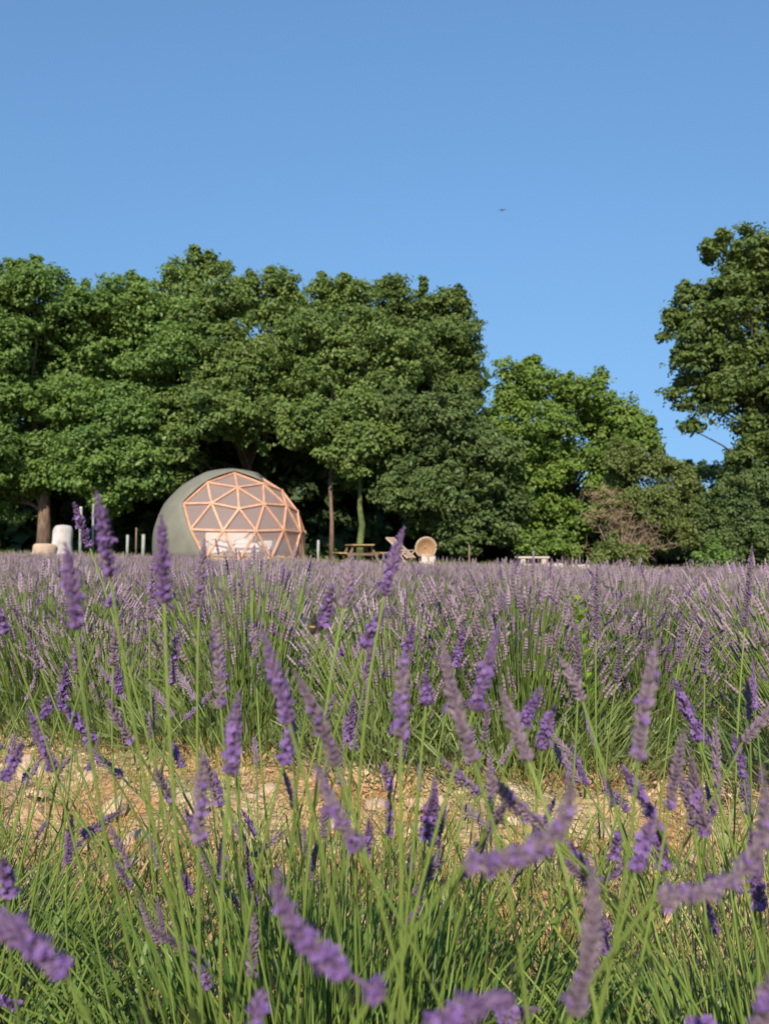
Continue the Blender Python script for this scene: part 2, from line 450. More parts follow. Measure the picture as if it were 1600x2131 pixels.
def tree(name, label, cat, depth, lobes_px, mat, bark, seed, trunk_px=None, trunk_r=.22, dens=1.0, leaf=.19, cluster=.50, spread=1.6, back=True, group=None, base_d=None, trunkname='trunk', fork=.45, lean=.35, limbmat=None):
    r = np.random.default_rng(seed)
    lobes = []
    for L in lobes_px:
        px, py, rp = L[:3]
        off = L[3] if len(L) > 3 else r.uniform(-spread, spread) * .6
        d = depth + off
        rad = rp / F * d
        lobes.append((P(px, py, d), np.array([rad, rad * r.uniform(.9, 1.3), rad * .92])))
    if back:
        for L in lobes_px[::2]:
            px, py, rp = L[:3]; d = depth + 3.0 + r.uniform(0, 1)
            if rp < 40: continue
            rad = rp / F * d * .95
            lobes.append((P(px + r.uniform(-20, 20), py + 25, d), np.array([rad, rad, rad * .9])))
    cx = trunk_px if trunk_px is not None else float(np.mean([l[0] for l in lobes_px]))
    bd = base_d or depth + .8
    bx = P(cx, 1140, bd).x
    base = Vector((bx, bd, tz(bx, bd) - .05))
    t = empty(name, base, label, cat, group)
    top = max(l[0].z for l in lobes)
    H = top - base.z
    head = Vector((np.mean([l[0].x for l in lobes]) * lean + bx * (1 - lean), bd + (depth + .5 - bd) * max(lean, .2), base.z + H * .72))
    tp = limb_path(base, head, r, 7, .10)
    radii = [trunk_r * (1.35 if i == 0 else 1) * (1 - .72 * i / 7) for i in range(8)]
    mb = MB().tube([p - base for p in tp], radii, 10)
    mb.build(trunkname, bark, t, smooth=True)
    for c, rad in lobes:
        # limb leaves the trunk below the bough it carries
        hz = min(max((c.z - base.z) * fork, .12 * H), H * .66)
        k = min(6, max(1, int(hz / (H * .72) * 7)))
        a = tp[k]
        r0 = min(radii[k] * .55, .10)
        MB().tube([p - base for p in limb_path(a, c, r, 5)], [r0 * (1 - .8 * i / 5) for i in range(6)], 5).build('limb', limbmat or bark, t, smooth=True)
    me = crown_mesh('crown', [(np.array(c - base), rad) for c, rad in lobes], mat, r, dens, leaf, cluster, len(lobes_px))
    o = link('crown', me, t)
    return t

tree('oak_tree', 'broad green oak standing behind the white standing stone', 'tree', 38,
     [(-70, 620, 95), (15, 612, 80), (92, 605, 68), (-40, 740, 100), (62, 720, 88), (-70, 860, 105), (30, 850, 95), (-20, 960, 90), (62, 975, 72), (15, 1045, 50), (-80, 1030, 60)],
     M['oak'], M['barkpale'], 11, trunk_px=93, trunk_r=.30)
tree('oak_tree', 'rounded green oak with layered boughs left of the tallest crown', 'tree', 39.5,
     [(180, 655, 80), (250, 645, 75), (322, 640, 78), (150, 770, 88), (240, 760, 90), (335, 750, 88), (180, 860, 92, -2.2), (265, 890, 88, -2.0), (195, 960, 82, -2.6), (300, 965, 85, -1.8), (120, 950, 68, -1), (225, 1030, 52, -2.4), (330, 880, 70, -.5)],
     M['oak'], M['bark'], 12, trunk_px=230, trunk_r=.30)
tree('oak_tree', 'tallest oak with a peaked crown rising above the dome tent', 'tree', 41,
     [(408, 566, 52), (385, 640, 80), (470, 606, 68), (552, 625, 68), (612, 660, 62), (440, 720, 90), (525, 740, 90), (385, 800, 80), (600, 760, 78), (430, 850, 80, -2.4), (505, 890, 75, -2.6), (390, 930, 72, -2.2), (340, 1005, 50, -2.4), (600, 850, 64, -.5), (470, 810, 80, -1.2), (580, 592, 34)],
     M['oak2'], M['bark'], 13, trunk_px=520, trunk_r=.34)
tree('oak_tree', 'slender-trunked oak growing beside the right side of the dome tent', 'tree', 39,
     [(690, 625, 56), (735, 635, 58), (655, 700, 70), (725, 720, 80), (795, 745, 80), (680, 800, 80), (650, 885, 62, -2), (720, 900, 58, -2), (765, 830, 80), (805, 890, 70, -1), (690, 945, 42, -2), (620, 905, 40, -2)],
     M['oak2'], M['barkpale'], 14, trunk_px=690, trunk_r=.10, base_d=37.6, fork=.75)
tree('oak_tree', 'rust-tinged tall tree with a rounded edge against open sky', 'tree', 44,
     [(806, 628, 52), (860, 640, 55), (925, 640, 50), (955, 700, 55), (900, 720, 80), (835, 700, 70), (955, 760, 56), (880, 800, 80), (960, 830, 60)],
     M['oak3'], M['bark'], 15, trunk_px=880, trunk_r=.26)
tree('moss_trunk_tree', 'tree with a mossy green trunk rising behind the picnic table', 'tree', 36.6,
     [(752, 965, 40, -.9), (790, 925, 50), (722, 945, 40, -.5), (760, 880, 55), (756, 930, 45, -.8)],
     M['oak2'], M['ivy'], 25, trunk_px=750, trunk_r=.17, base_d=36.6, fork=1.0, lean=.0, limbmat=M['bark'])
tree('dark_tree', 'dark low-boughed tree between the mossy trunk and the bright tree', 'tree', 36,
     [(862, 870, 75), (935, 870, 72), (855, 965, 80), (950, 950, 90), (1030, 965, 68), (832, 1035, 55), (920, 1050, 80), (1010, 1050, 78), (1058, 1090, 58), (960, 1115, 50), (880, 1085, 45)],
     M['dark'], M['bark'], 16, trunk_px=945, trunk_r=.20)
tree('bright_tree', 'bright green rounded tree in the gap beside the tall oaks', 'tree', 38,
     [(1075, 805, 62), (1140, 815, 62), (1210, 825, 60), (1285, 860, 58), (1060, 880, 60), (1130, 900, 68), (1302, 915, 62), (1222, 910, 70), (1160, 970, 60), (1250, 980, 60), (1336, 905, 42), (1342, 955, 40), (1255, 1040, 48), (1225, 1085, 45), (1285, 1000, 42), (1110, 1010, 55), (1152, 1060, 58), (1110, 1100, 45), (1190, 1110, 40)],
     M['bright'], M['bark'], 17, trunk_px=1180, trunk_r=.22, leaf=.18)
tree('olive_green_shrub', 'tall olive green shrub beside the bright green tree', 'shrub', 33,
     [(1300, 965, 36), (1300, 1055, 42), (1290, 1095, 36), (1345, 985, 52), (1395, 1000, 50), (1350, 1060, 58), (1425, 1062, 46), (1295, 1010, 34), (1380, 1120, 48), (1300, 1130, 42), (1436, 1120, 40), (1440, 1010, 26)],
     M['olive'], M['bark'], 18, trunk_px=1360, trunk_r=.10, leaf=.12, cluster=.34, trunkname='stem')
tree('far_tree', 'dark flat-topped tree far behind in the sky gap', 'tree', 50,
     [(1438, 995, 36), (1482, 992, 33), (1522, 990, 28), (1562, 1005, 45), (1460, 1060, 50), (1540, 1070, 50), (1410, 1060, 40)],
     M['dark'], M['bark'], 19, trunk_px=1490, trunk_r=.2)
tree('large_tree', 'large dark tree leaning in at the right with ragged hanging boughs', 'tree', 35,
     [(1560, 535, 68), (1487, 522, 32), (1630, 555, 105), (1535, 620, 70), (1430, 650, 48), (1400, 690, 38), (1478, 690, 58), (1450, 720, 46), (1585, 690, 95), (1436, 770, 46), (1515, 780, 70), (1610, 790, 100), (1416, 832, 36), (1475, 850, 52), (1572, 880, 70), (1548, 945, 28), (1640, 920, 90), (1438, 893, 18), (1545, 975, 40), (1590, 985, 65), (1640, 1000, 70), (1740, 640, 130), (1740, 800, 130), (1720, 930, 100)],
     M['oak3'], M['bark'], 20, trunk_px=1680, trunk_r=.34, leaf=.19, cluster=.46, dens=.85)
tree('dark_green_shrub', 'dark green dense shrub growing under the large leaning tree', 'shrub', 32,
     [(1500, 1050, 50), (1575, 1040, 65), (1480, 1110, 46), (1562, 1115, 58), (1620, 1090, 70), (1522, 1155, 36), (1470, 1155, 28), (1680, 1080, 70)],
     M['dark'], M['bark'], 21, trunk_px=1550, trunk_r=.08, leaf=.13, cluster=.34, trunkname='stem')
tree('low_shrub', 'low bright yellow-green bush behind the pale slab bench', 'shrub', 32.5,
     [(1095, 1140, 24), (1125, 1138, 26), (1160, 1142, 26), (1190, 1150, 20)], M['bright'], M['bark'], 22, trunk_r=.04, leaf=.12, cluster=.28, back=False, spread=.5, trunkname='stem')
tree('low_shrub', 'low straw-coloured bush at the foot of the dry twiggy shrub', 'shrub', 31,
     [(1260, 1155, 22), (1295, 1150, 24), (1330, 1165, 18), (1240, 1165, 16)], M['olive'], M['bark'], 23, trunk_r=.04, leaf=.12, cluster=.28, back=False, spread=.5, trunkname='stem')
tree('low_shrub', 'low green bush with yellow tips under the dark dense shrub', 'shrub', 30.8,
     [(1455, 1165, 18), (1485, 1155, 22), (1510, 1170, 16)], M['oak'], M['bark'], 24, trunk_r=.04, leaf=.12, cluster=.28, back=False, spread=.5, trunkname='stem')

def dry_shrub():
    base = P(1290, 1175, 32); base.z = tz(base.x, 32) - .03
    t = empty('dry_shrub', base, 'dead tan twiggy shrub tangled in front of the olive green shrub', 'shrub')
    r = np.random.default_rng(31)
    tips = []
    for i in range(26):
        px, py = r.uniform(1215, 1410), r.uniform(1010, 1150)
        if px > 1320: py = r.uniform(1075, 1160)
        tip = P(px, py, 32 + r.uniform(-.6, .4)) - base
        pts = limb_path((r.uniform(-.2, .2), r.uniform(-.1, .1), 0), tip, r, 6, .25)
        MB().tube(pts, [.028 * (1 - .8 * k / 6) for k in range(7)], 5).build('branch', M['twig'], t, smooth=True)
        tips.append((tip, pts))
    # fine twigs and shrivelled leaves
    P0, P1, P2 = [], [], []
    for tip, pts in tips:
        for k in range(16):
            a = pts[r.integers(2, 7)] + Vector(r.normal(0, .03, 3))
            b = a + Vector(r.normal(0, .28, 3)) + Vector((0, 0, .05))
            P0.append(a); P1.append((a + b) / 2 + Vector(r.normal(0, .06, 3))); P2.append(b)
    V, Fs, n = tubes(np.array(P0), np.array(P1), np.array(P2), .009, .004, 3, 3)
    tag(link('twigs', mesh_np('twigs', V, [Fs], M['twig']), t), kind='stuff')
    ps, ns, vs = [], [], []
    for px, py, rp in ((1255, 1045, 34), (1285, 1075, 30), (1240, 1085, 22)):
        c = P(px, py, 31.8) - base
        p, nn, v = lobe_leaves(np.array(c), np.full(3, rp / F * 33.7), r, .28, .1, .24)
        ps.append(p); ns.append(nn); vs.append(v)
    p = np.concatenate(ps); V, Fq = leaf_quads(p, np.concatenate(ns), np.full(len(p), .10), r, .35)
    tag(link('dry_leaves', mesh_np('dry_leaves', V, [Fq], M['dryleaf'], var=np.concatenate(vs)), t), kind='stuff')

def tubes(P0, P1, P2, r0, r1, segs=4, sides=3):
    """many quadratic-curve tubes at once"""
    n = len(P0)
    t = np.linspace(0, 1, segs + 1)[None, :, None]
    P0, P1, P2 = [np.asarray(p, float)[:, None, :] for p in (P0, P1, P2)]
    c = (1 - t) ** 2 * P0 + 2 * t * (1 - t) * P1 + t * t * P2
    d = unit(2 * (1 - t) * (P1 - P0) + 2 * t * (P2 - P1))
    ref = np.array([.37, .21, .13]); ref = ref / np.linalg.norm(ref)
    a = unit(np.cross(d, np.broadcast_to(ref, d.shape))); b = np.cross(d, a)
    r0 = np.broadcast_to(np.asarray(r0, float).reshape(-1, 1, 1), (n, 1, 1)); r1 = np.broadcast_to(np.asarray(r1, float).reshape(-1, 1, 1), (n, 1, 1))
    rr = r0 * (1 - t) + r1 * t
    rings = []
    for k in range(sides):
        an = 2 * math.pi * k / sides
        rings.append(c + (a * math.cos(an) + b * math.sin(an)) * rr)
    V = np.stack(rings, 2).reshape(-1, 3)          # n, seg+1, sides
    i0 = (np.arange(n)[:, None, None] * (segs + 1) + np.arange(segs)[None, :, None]) * sides
    k = np.arange(sides)[None, None, :]; k2 = (k + 1) % sides
    Fs = np.stack([i0 + k, i0 + k2, i0 + sides + k2, i0 + sides + k], -1).reshape(-1, 4)
    return V, Fs, segs * sides

def blades(P0, P1, P2, w, r):
    """flat tapering blades, two bends"""
    n = len(P0)
    P0, P1, P2 = [np.asarray(p, float) for p in (P0, P1, P2)]
    m = .25 * P0 + .5 * P1 + .25 * P2
    d = unit(P2 - P0)
    s = unit(np.cross(d, unit(r.normal(0, 1, (n, 3))))) * np.asarray(w, float).reshape(-1, 1) / 2
    V = np.stack([P0 - s * .7, P0 + s * .7, m + s, m - s, P2], 1).reshape(-1, 3)
    i = np.arange(n)[:, None] * 5
    return V, [i + np.array([[0, 1, 2, 3]]), i + np.array([[3, 2, 4]])]

dry_shrub()

# dark wood behind the first trees: reads as one mass
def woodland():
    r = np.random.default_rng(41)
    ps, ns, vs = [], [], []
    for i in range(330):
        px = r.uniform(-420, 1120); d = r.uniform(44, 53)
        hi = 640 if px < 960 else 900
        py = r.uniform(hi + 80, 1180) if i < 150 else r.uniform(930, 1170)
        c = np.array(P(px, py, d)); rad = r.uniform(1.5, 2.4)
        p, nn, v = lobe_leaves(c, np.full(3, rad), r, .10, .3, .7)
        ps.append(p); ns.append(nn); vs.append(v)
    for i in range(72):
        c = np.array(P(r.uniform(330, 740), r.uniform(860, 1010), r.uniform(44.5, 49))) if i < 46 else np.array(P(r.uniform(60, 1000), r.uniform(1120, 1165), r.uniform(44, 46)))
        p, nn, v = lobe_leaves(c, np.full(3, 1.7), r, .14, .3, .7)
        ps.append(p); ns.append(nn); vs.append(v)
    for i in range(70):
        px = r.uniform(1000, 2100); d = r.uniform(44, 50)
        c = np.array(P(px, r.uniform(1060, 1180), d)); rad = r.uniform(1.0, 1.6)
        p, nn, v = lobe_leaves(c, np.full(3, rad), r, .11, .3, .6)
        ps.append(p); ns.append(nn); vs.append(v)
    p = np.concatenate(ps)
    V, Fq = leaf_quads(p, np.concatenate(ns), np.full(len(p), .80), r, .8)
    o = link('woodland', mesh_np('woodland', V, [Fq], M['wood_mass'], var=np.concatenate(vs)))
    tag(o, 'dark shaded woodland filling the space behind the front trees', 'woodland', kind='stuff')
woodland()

# ------------------------------------------------------------------ lavender
def quat_z(d):
    return Vector((0, 0, 1)).rotation_difference(Vector(d).normalized())

def frames_from(d, r=None):
    d = unit(d); ref = np.tile(np.array([[.3, .9, .31]]), (len(d), 1))
    a = unit(np.cross(ref, d)); b = np.cross(d, a)
    return np.stack([a, b, d], -1)             # columns

def inst(tv, tf, pos, fr, scale):
    """copies of a small template (tv, list of face arrays) at pos with frames fr"""
    n = len(pos); k = len(tv)
    sc3 = np.asarray(scale, float)
    if sc3.ndim == 1: sc3 = sc3[:, None].repeat(3, 1)
    V = np.einsum('nij,nkj->nki', fr, tv[None] * sc3[:, None, :]) + pos[:, None, :]
    off = (np.arange(n) * k)[:, None, None]
    fs = [(f[None] + off).reshape(-1, f.shape[1]) for f in tf]
    return V.reshape(-1, 3), fs

def lathe_t(prof, n):
    v = []; q = []; t = []
    for z, r_ in prof:
        for k in range(n):
            a = 2 * math.pi * k / n
            v.append((r_ * math.cos(a), r_ * math.sin(a), z))
    for i in range(len(prof) - 1):
        for k in range(n):
            k2 = (k + 1) % n
            q.append((i * n + k, i * n + k2, (i + 1) * n + k2, (i + 1) * n + k))
    return np.array(v), [np.array(q)]
CAL_HI = lathe_t([(0, .11), (.4, .19), (.85, .16), (1.05, .02)], 5)
CAL_MID = lathe_t([(0, .14), (.5, .26), (1.0, .03)], 4)
_pet = []
_pf = []
for k in range(5):
    a = 2 * math.pi * k / 5; b_ = .55
    i = len(_pet)
    _pet += [(.05 * math.cos(a), .05 * math.sin(a), 0), (.45 * math.cos(a - b_), .45 * math.sin(a - b_), .22), (.72 * math.cos(a), .72 * math.sin(a), .16), (.45 * math.cos(a + b_), .45 * math.sin(a + b_), .22)]
    _pf.append((i, i + 1, i + 2, i + 3))
COR = (np.array(_pet), [np.array(_pf)])

def spike_mesh(axis, width, r, hi=True, fresh=.25, violet=False, gap=False):
    """flower spike along axis (m points, base to tip, local coordinates)"""
    axis = np.asarray(axis, float)
    seg = np.linalg.norm(np.diff(axis, axis=0), axis=1); cum = np.concatenate([[0], np.cumsum(seg)]); L = cum[-1]
    def at(s):
        s = np.clip(s, 0, L)
        p = np.stack([np.interp(s, cum, axis[:, k]) for k in range(3)], -1)
        e = L * .02
        q = np.stack([np.interp(np.clip(s + e, 0, L), cum, axis[:, k]) - np.interp(np.clip(s - e, 0, L), cum, axis[:, k]) for k in range(3)], -1)
        return p, unit(q)
    step = width * (.36 if hi else .5)
    nw = max(5, int(L / step))
    s, ang, out, size, tt = [], [], [], [], []
    for i in range(nw):
        t = i / (nw - 1)
        if gap and .07 < t < .20: continue
        prof = (.92 - .12 * math.sin(t * 9) if t < .55 else .92 * (1 - ((t - .55) / .45) ** 1.6 * .72)) * r.uniform(.86, 1.12)
        k = 10 if hi else 6
        if t > .85: k = max(4, k - 3)
        for j in range(k):
            s.append(L * t * .96 + r.normal(0, step * .22)); ang.append(2 * math.pi * (j + .5 * (i % 2)) / k + r.normal(0, .22))
            size.append(width * .60 * prof * r.uniform(.8, 1.2)); out.append(r.uniform(.75, 1.15) - .45 * t); tt.append(t)
    s, ang, out, size, tt = map(np.array, (s, ang, out, size, tt))
    p, d = at(s)
    fr = frames_from(d)
    rad = fr[:, :, 0] * np.cos(ang)[:, None] + fr[:, :, 1] * np.sin(ang)[:, None]
    dirc = unit(d * 1.0 + rad * out[:, None] * 1.3)
    pos = p + rad * (width * .07)
    V, fs = inst(*(CAL_HI if hi else CAL_MID), pos, frames_from(dirc), np.stack([size, size, size * 1.0], -1))
    nf = [len(f) for f in fs]
    per = len((CAL_HI if hi else CAL_MID)[1][0])
    var = np.repeat(np.clip(r.random(len(s)) * .8 + (.15 if not violet else 0), 0, 1), per)
    mi = np.zeros(len(var), int)
    # axis core
    VV = [V]; FF = [fs[0]]; base = len(V)
    tvs, tfs, _ = tubes(axis[:1], (2 * axis[len(axis) // 2] - .5 * (axis[0] + axis[-1]))[None], axis[-1:], width * .12, width * .04, 6, 4)
    VV.append(tvs); FF.append(tfs + base); base += len(tvs); var = np.concatenate([var, np.full(len(tfs), .3)]); mi = np.concatenate([mi, np.zeros(len(tfs), int)])
    # open corollas
    pick = r.random(len(s)) < fresh * (.35 + 1.1 * (tt < .5))
    if pick.any():
        cp = pos[pick] + dirc[pick] * size[pick][:, None] * 1.0
        V2, f2 = inst(*COR, cp, frames_from(unit(dirc[pick] + r.normal(0, .25, (pick.sum(), 3)))), size[pick] * r.uniform(.55, .85, pick.sum()))
        VV.append(V2); FF.append(f2[0] + base); n2 = len(f2[0])
        var = np.concatenate([var, np.repeat(r.random(pick.sum()), 5)]); mi = np.concatenate([mi, np.ones(n2, int)])
    return mesh_np('flower_spike', np.concatenate(VV), [np.concatenate(FF)], [M['calyxv'] if violet else M['calyx'], M['corolla']], var=var, mat_idx=mi, smooth=hi)

def bez(a, b, c, n=9):
    t = np.linspace(0, 1, n)[:, None]
    return (1 - t) ** 2 * np.array(a)[None] + 2 * t * (1 - t) * np.array(b)[None] + t * t * np.array(c)[None]

# --- plant positions: rows run obliquely, front row at the camera
ROW_SLOPE = -.36
ROW_STEP = 1.9
def row_y(k, x): return (1.12 if k else .92) + k * ROW_STEP + ROW_SLOPE * x

# foliage tuft variants (narrow grey-green leaves and bare green stems)
def foliage_mesh(r, n_blade, n_stem, h, rad, mats, wide=.0045, far=False):
    def rays(n, hmin, hmax, spread, rb):
        a = r.uniform(0, 2 * math.pi, n); q = np.sqrt(r.random(n))
        b0 = np.stack([np.cos(a) * q * rb, np.sin(a) * q * rb, np.zeros(n)], -1)
        ln = r.uniform(hmin, hmax, n)
        lean = q * spread + r.normal(0, .12, n)
        tip = b0 + np.stack([np.cos(a) * lean * ln, np.sin(a) * lean * ln, ln * np.sqrt(np.clip(1 - .55 * lean ** 2, .15, 1))], -1) + r.normal(0, .02, (n, 3))
        mid = (b0 + tip) / 2 + np.stack([np.zeros(n), np.zeros(n), ln * .12], -1) + r.normal(0, .018, (n, 3))
        return b0, mid, tip
    VV, QQ, TT, vq, vt = [], [], [], [], []
    # leafy shoots: short leaves distributed through the dome
    a = r.uniform(0, 2 * math.pi, n_blade); q = r.random(n_blade) ** .5
    hh = h * np.sqrt(np.clip(1 - (q * .92) ** 2, 0, 1)) * r.uniform(.25, 1.0, n_blade)
    c = np.stack([np.cos(a) * q * rad, np.sin(a) * q * rad, hh], -1)
    dirn = unit(np.stack([np.cos(a) * q * .8, np.sin(a) * q * .8, np.ones(n_blade)], -1) + r.normal(0, .33, (n_blade, 3)))
    ln = r.uniform(.05, .11, n_blade)[:, None] * (1.5 if far else 1)
    V, (fq, ft) = blades(c, c + dirn * ln * .5 + r.normal(0, .006, (n_blade, 3)), c + dirn * ln, np.full(n_blade, wide * (2.2 if far else 1)), r)
    v = r.random(n_blade)
    VV.append(V); QQ.append(fq); TT.append(ft); vq.append(v); vt.append(v)
    base = len(V)
    b0, mid, tip = rays(n_stem, h * .7, h * 1.45, .75, rad * .45)
    if far:
        V, (fq, ft) = blades(b0, mid, tip, np.full(n_stem, .006), r)
        VV.append(V); QQ.append(fq + base); TT.append(ft + base); v = r.random(n_stem) * .6 + .4; vq.append(v); vt.append(v)
        mi = None
    else:
        V, fq, k = tubes(b0, mid, tip, .0018, .0011, 4, 3)
        VV.append(V); QQ.append(fq + base); vq.append(np.repeat(r.random(n_stem), k))
    var = np.concatenate([np.concatenate(vq), np.concatenate(vt)])
    nb = n_blade
    nq = sum(len(x) for x in QQ)
    mi = np.zeros(len(var), int)
    if not far: mi[nb:nq] = 1
    return mesh_np('foliage', np.concatenate(VV), [np.concatenate(QQ), np.concatenate(TT)], mats, var=var, mat_idx=mi)

r0 = np.random.default_rng(51)
FOL_NEAR = [foliage_mesh(r0, 1000, 360, .215, .38, [M['leafgrey'], M['stem']]) for _ in range(3)]
FOL_MID = [foliage_mesh(r0, 1700, 150, .27, .46, [M['leafmid'], M['stem']], wide=.006) for _ in range(3)]
FOL_FAR = [foliage_mesh(r0, 1000, 70, .28, .50, [M['leaffar']], far=True) for _ in range(4)]

# stalk variants: stem mesh + tip + end direction
def stalk_variant(r, h, lean, sides=4):
    a = np.zeros(3); tip = np.array([lean * h, r.normal(0, .03), h * math.sqrt(max(.2, 1 - lean * lean * .6))])
    mid = np.array([lean * h * .22 + r.normal(0, .02), r.normal(0, .02), tip[2] * .58])
    V, Fs, _ = tubes(a[None], mid[None], tip[None], .0017, .0011, 6, sides)
    me = mesh_np('stalk', V, [Fs], M['stem'], var=np.full(len(Fs), r.random()), smooth=True)
    return me, Vector(tip), Vector(unit(tip - mid))
STALKS = [stalk_variant(r0, r0.uniform(.34, .52), l) for l in (.05, .12, .2, .28, .36, .45, .55, .65, .1, .3)]
def straight(L, r, bend=.08):
    return bez((0, 0, 0), (r.normal(0, bend * L * .4), r.normal(0, bend * L * .4), L * .5), (r.normal(0, bend * L), r.normal(0, bend * L), L))
SPK_HI = [spike_mesh(straight(r0.uniform(.045, .07), r0), r0.uniform(.0105, .0135), r0, True, f, v) for f, v in ((.05, False), (.1, False), (.3, True), (.15, False), (.35, True), (.04, False))]
SPK_MID = [spike_mesh(straight(r0.uniform(.05, .075), r0), r0.uniform(.012, .015), r0, False, f, v) for f, v in ((.05, False), (.1, False), (.25, True), (.15, False), (.3, True), (.04, False))]

def far_stalks_mesh(r, n, sides, wid=1.0, low=.36):
    """stalks with spikes of one bush too far off to pick apart"""
    a = r.uniform(0, 2 * math.pi, n); q = np.sqrt(r.random(n))
    ln = r.uniform(low, .62, n) * (1 - .22 * q)
    lean = q * .46 + r.normal(0, .08, n)
    b0 = np.stack([np.cos(a) * q * .2, np.sin(a) * q * .2, np.full(n, .05)], -1)
    tip = b0 + np.stack([np.cos(a) * lean * ln, np.sin(a) * lean * ln, ln * np.sqrt(np.clip(1 - .5 * lean ** 2, .2, 1))], -1) + r.normal(0, .015, (n, 3))
    mid = b0 * .5 + tip * .5 + np.stack([-np.cos(a) * lean * ln * .18, -np.sin(a) * lean * ln * .18, ln * .06], -1)
    V, Fs, k = tubes(b0, mid, tip, .0022 * wid, .0016 * wid, 2, 3)
    var = [np.repeat(r.random(n), k)]; mi = [np.zeros(len(Fs), int)]
    d = unit(tip - mid)
    prof = [(0, .5), (.1, 1.0), (.2, .6), (.32, 1.0), (.44, .62), (.56, .95), (.68, .55), (.8, .72), (1.0, .08)]
    if sides == 3: prof = [(0, .5), (.25, 1.0), (.5, .7), (.75, .8), (1.0, .08)]
    tv, tf = lathe_t(prof, sides)
    L = r.uniform(.035, .068, n); W = r.uniform(.0055, .008, n) * wid
    V2, f2 = inst(tv, tf, tip, frames_from(d), np.stack([W, W, L], -1))
    per = len(tf[0]); var.append(np.repeat(r.random(n), per)); mi.append(np.ones(len(f2[0]), int))
    return V, V2, np.concatenate([Fs, f2[0] + len(V)]), np.concatenate(var), np.concatenate(mi)
def far_mesh(r, n, sides, wid, low=.36, stem='stemfar'):
    V, V2, Fq, var, mi = far_stalks_mesh(r, n, sides, wid, low)
    return mesh_np('flower_stalks', np.concatenate([V, V2]), [Fq], [M[stem], M['farspike']], var=var, mat_idx=mi)
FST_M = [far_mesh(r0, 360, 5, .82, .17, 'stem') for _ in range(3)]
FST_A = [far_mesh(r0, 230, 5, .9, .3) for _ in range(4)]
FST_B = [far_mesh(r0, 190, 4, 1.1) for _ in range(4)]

ORD = ['front', 'second', 'third', 'fourth', 'fifth', 'sixth', 'seventh', 'eighth', 'ninth', 'tenth', 'eleventh', 'twelfth', 'thirteenth', 'fourteenth', 'fifteenth']
def row_label(k):
    if k == 0: return 'lavender bush of the front row, before the bare stony strip', 'front row of lavender bushes'
    if k == 1: return 'lavender bush of the second row, just across the bare stony strip', 'second row of lavender bushes'
    return f'lavender bush of the {ORD[k]} row, counted back towards the trees', f'{ORD[k]} row of lavender bushes'

def plant(k, x, y, r):
    lab, grp = row_label(k)
    return empty('lavender_bush', (x, y, tz(x, y)), lab, 'lavender', grp, rz=0 if k == 0 else r.uniform(0, 6.28))

front = []
rp = np.random.default_rng(61)
far_bits = []
count = 0
for k in range(15):
    yc = row_y(k, 0)
    if yc > 27.9: break
    half = .5 * max(yc, 1.6) + (1.7 if k < 3 else 1.2)
    # oblique rows: solve the span that stays in view
    step = .50 if k < 3 else .58
    xs = np.arange(-half * 1.25, half * .95, step)
    for x in xs:
        x = x + rp.normal(0, .05); y = row_y(k, x) + rp.normal(0, .11 if k in (1, 2) else .06)
        if y > 28.2 or y < .45: continue
        beside = k < 3 and abs(x) > .47 * y + .55
        if abs(x) > .47 * y + (1.7 if k < 3 else .55 if k < 4 else .5): continue
        if count > 285:
            far_bits.append((x, y)); continue
        p = plant(k, x, y, rp); count += 1
        if k == 0 and not beside: front.append(p)
        sc_ = rp.uniform(.80, 1.15)
        fol = (FOL_NEAR if k == 0 else FOL_MID if k < 3 else FOL_FAR)[rp.integers(0, 3)]
        tag(link('foliage', fol, p, (0, 0, 0), (0, 0, rp.uniform(0, 6.28)), sc_), kind='stuff')
        if k < 3 and not beside:
            ns = (64, 58, 50)[k]
            for j in range(ns):
                me, tip, d = STALKS[rp.integers(0, len(STALKS))]
                az = rp.uniform(0, 6.28); rr = rp.uniform(.02, .16)
                s_ = rp.uniform(.72, 1.18) * (1.02 if k == 0 else 1.08)
                so = link('stalk', me, p, (math.cos(az) * rr, math.sin(az) * rr, .03), (0, 0, az + rp.normal(0, .4)), s_)
                sp = (SPK_HI if k == 0 else SPK_MID)
                wd_ = rp.uniform(.62, .95)
                link('flower_spike', sp[rp.integers(0, len(sp))], so, tip, quat_z(d), (wd_, wd_, rp.uniform(.7, 1.15)))
        if k > 0 or beside:
            tag(link('flower_stalks', (FST_M if k < 4 else FST_A if k < 8 else FST_B)[rp.integers(0, 3)], p, (0, 0, 0), (0, 0, rp.uniform(0, 6.28)), sc_), kind='stuff')
# more of the front row stands beside the camera, under the picture's lower edge
for x, y in ((-.42, .62), (.02, .66), (.40, .60)):
    p = plant(0, x, y, rp); front.append(p)
    tag(link('foliage', FOL_NEAR[rp.integers(0, 3)], p, (0, 0, 0), (0, 0, rp.uniform(0, 6.28)), .95), kind='stuff')

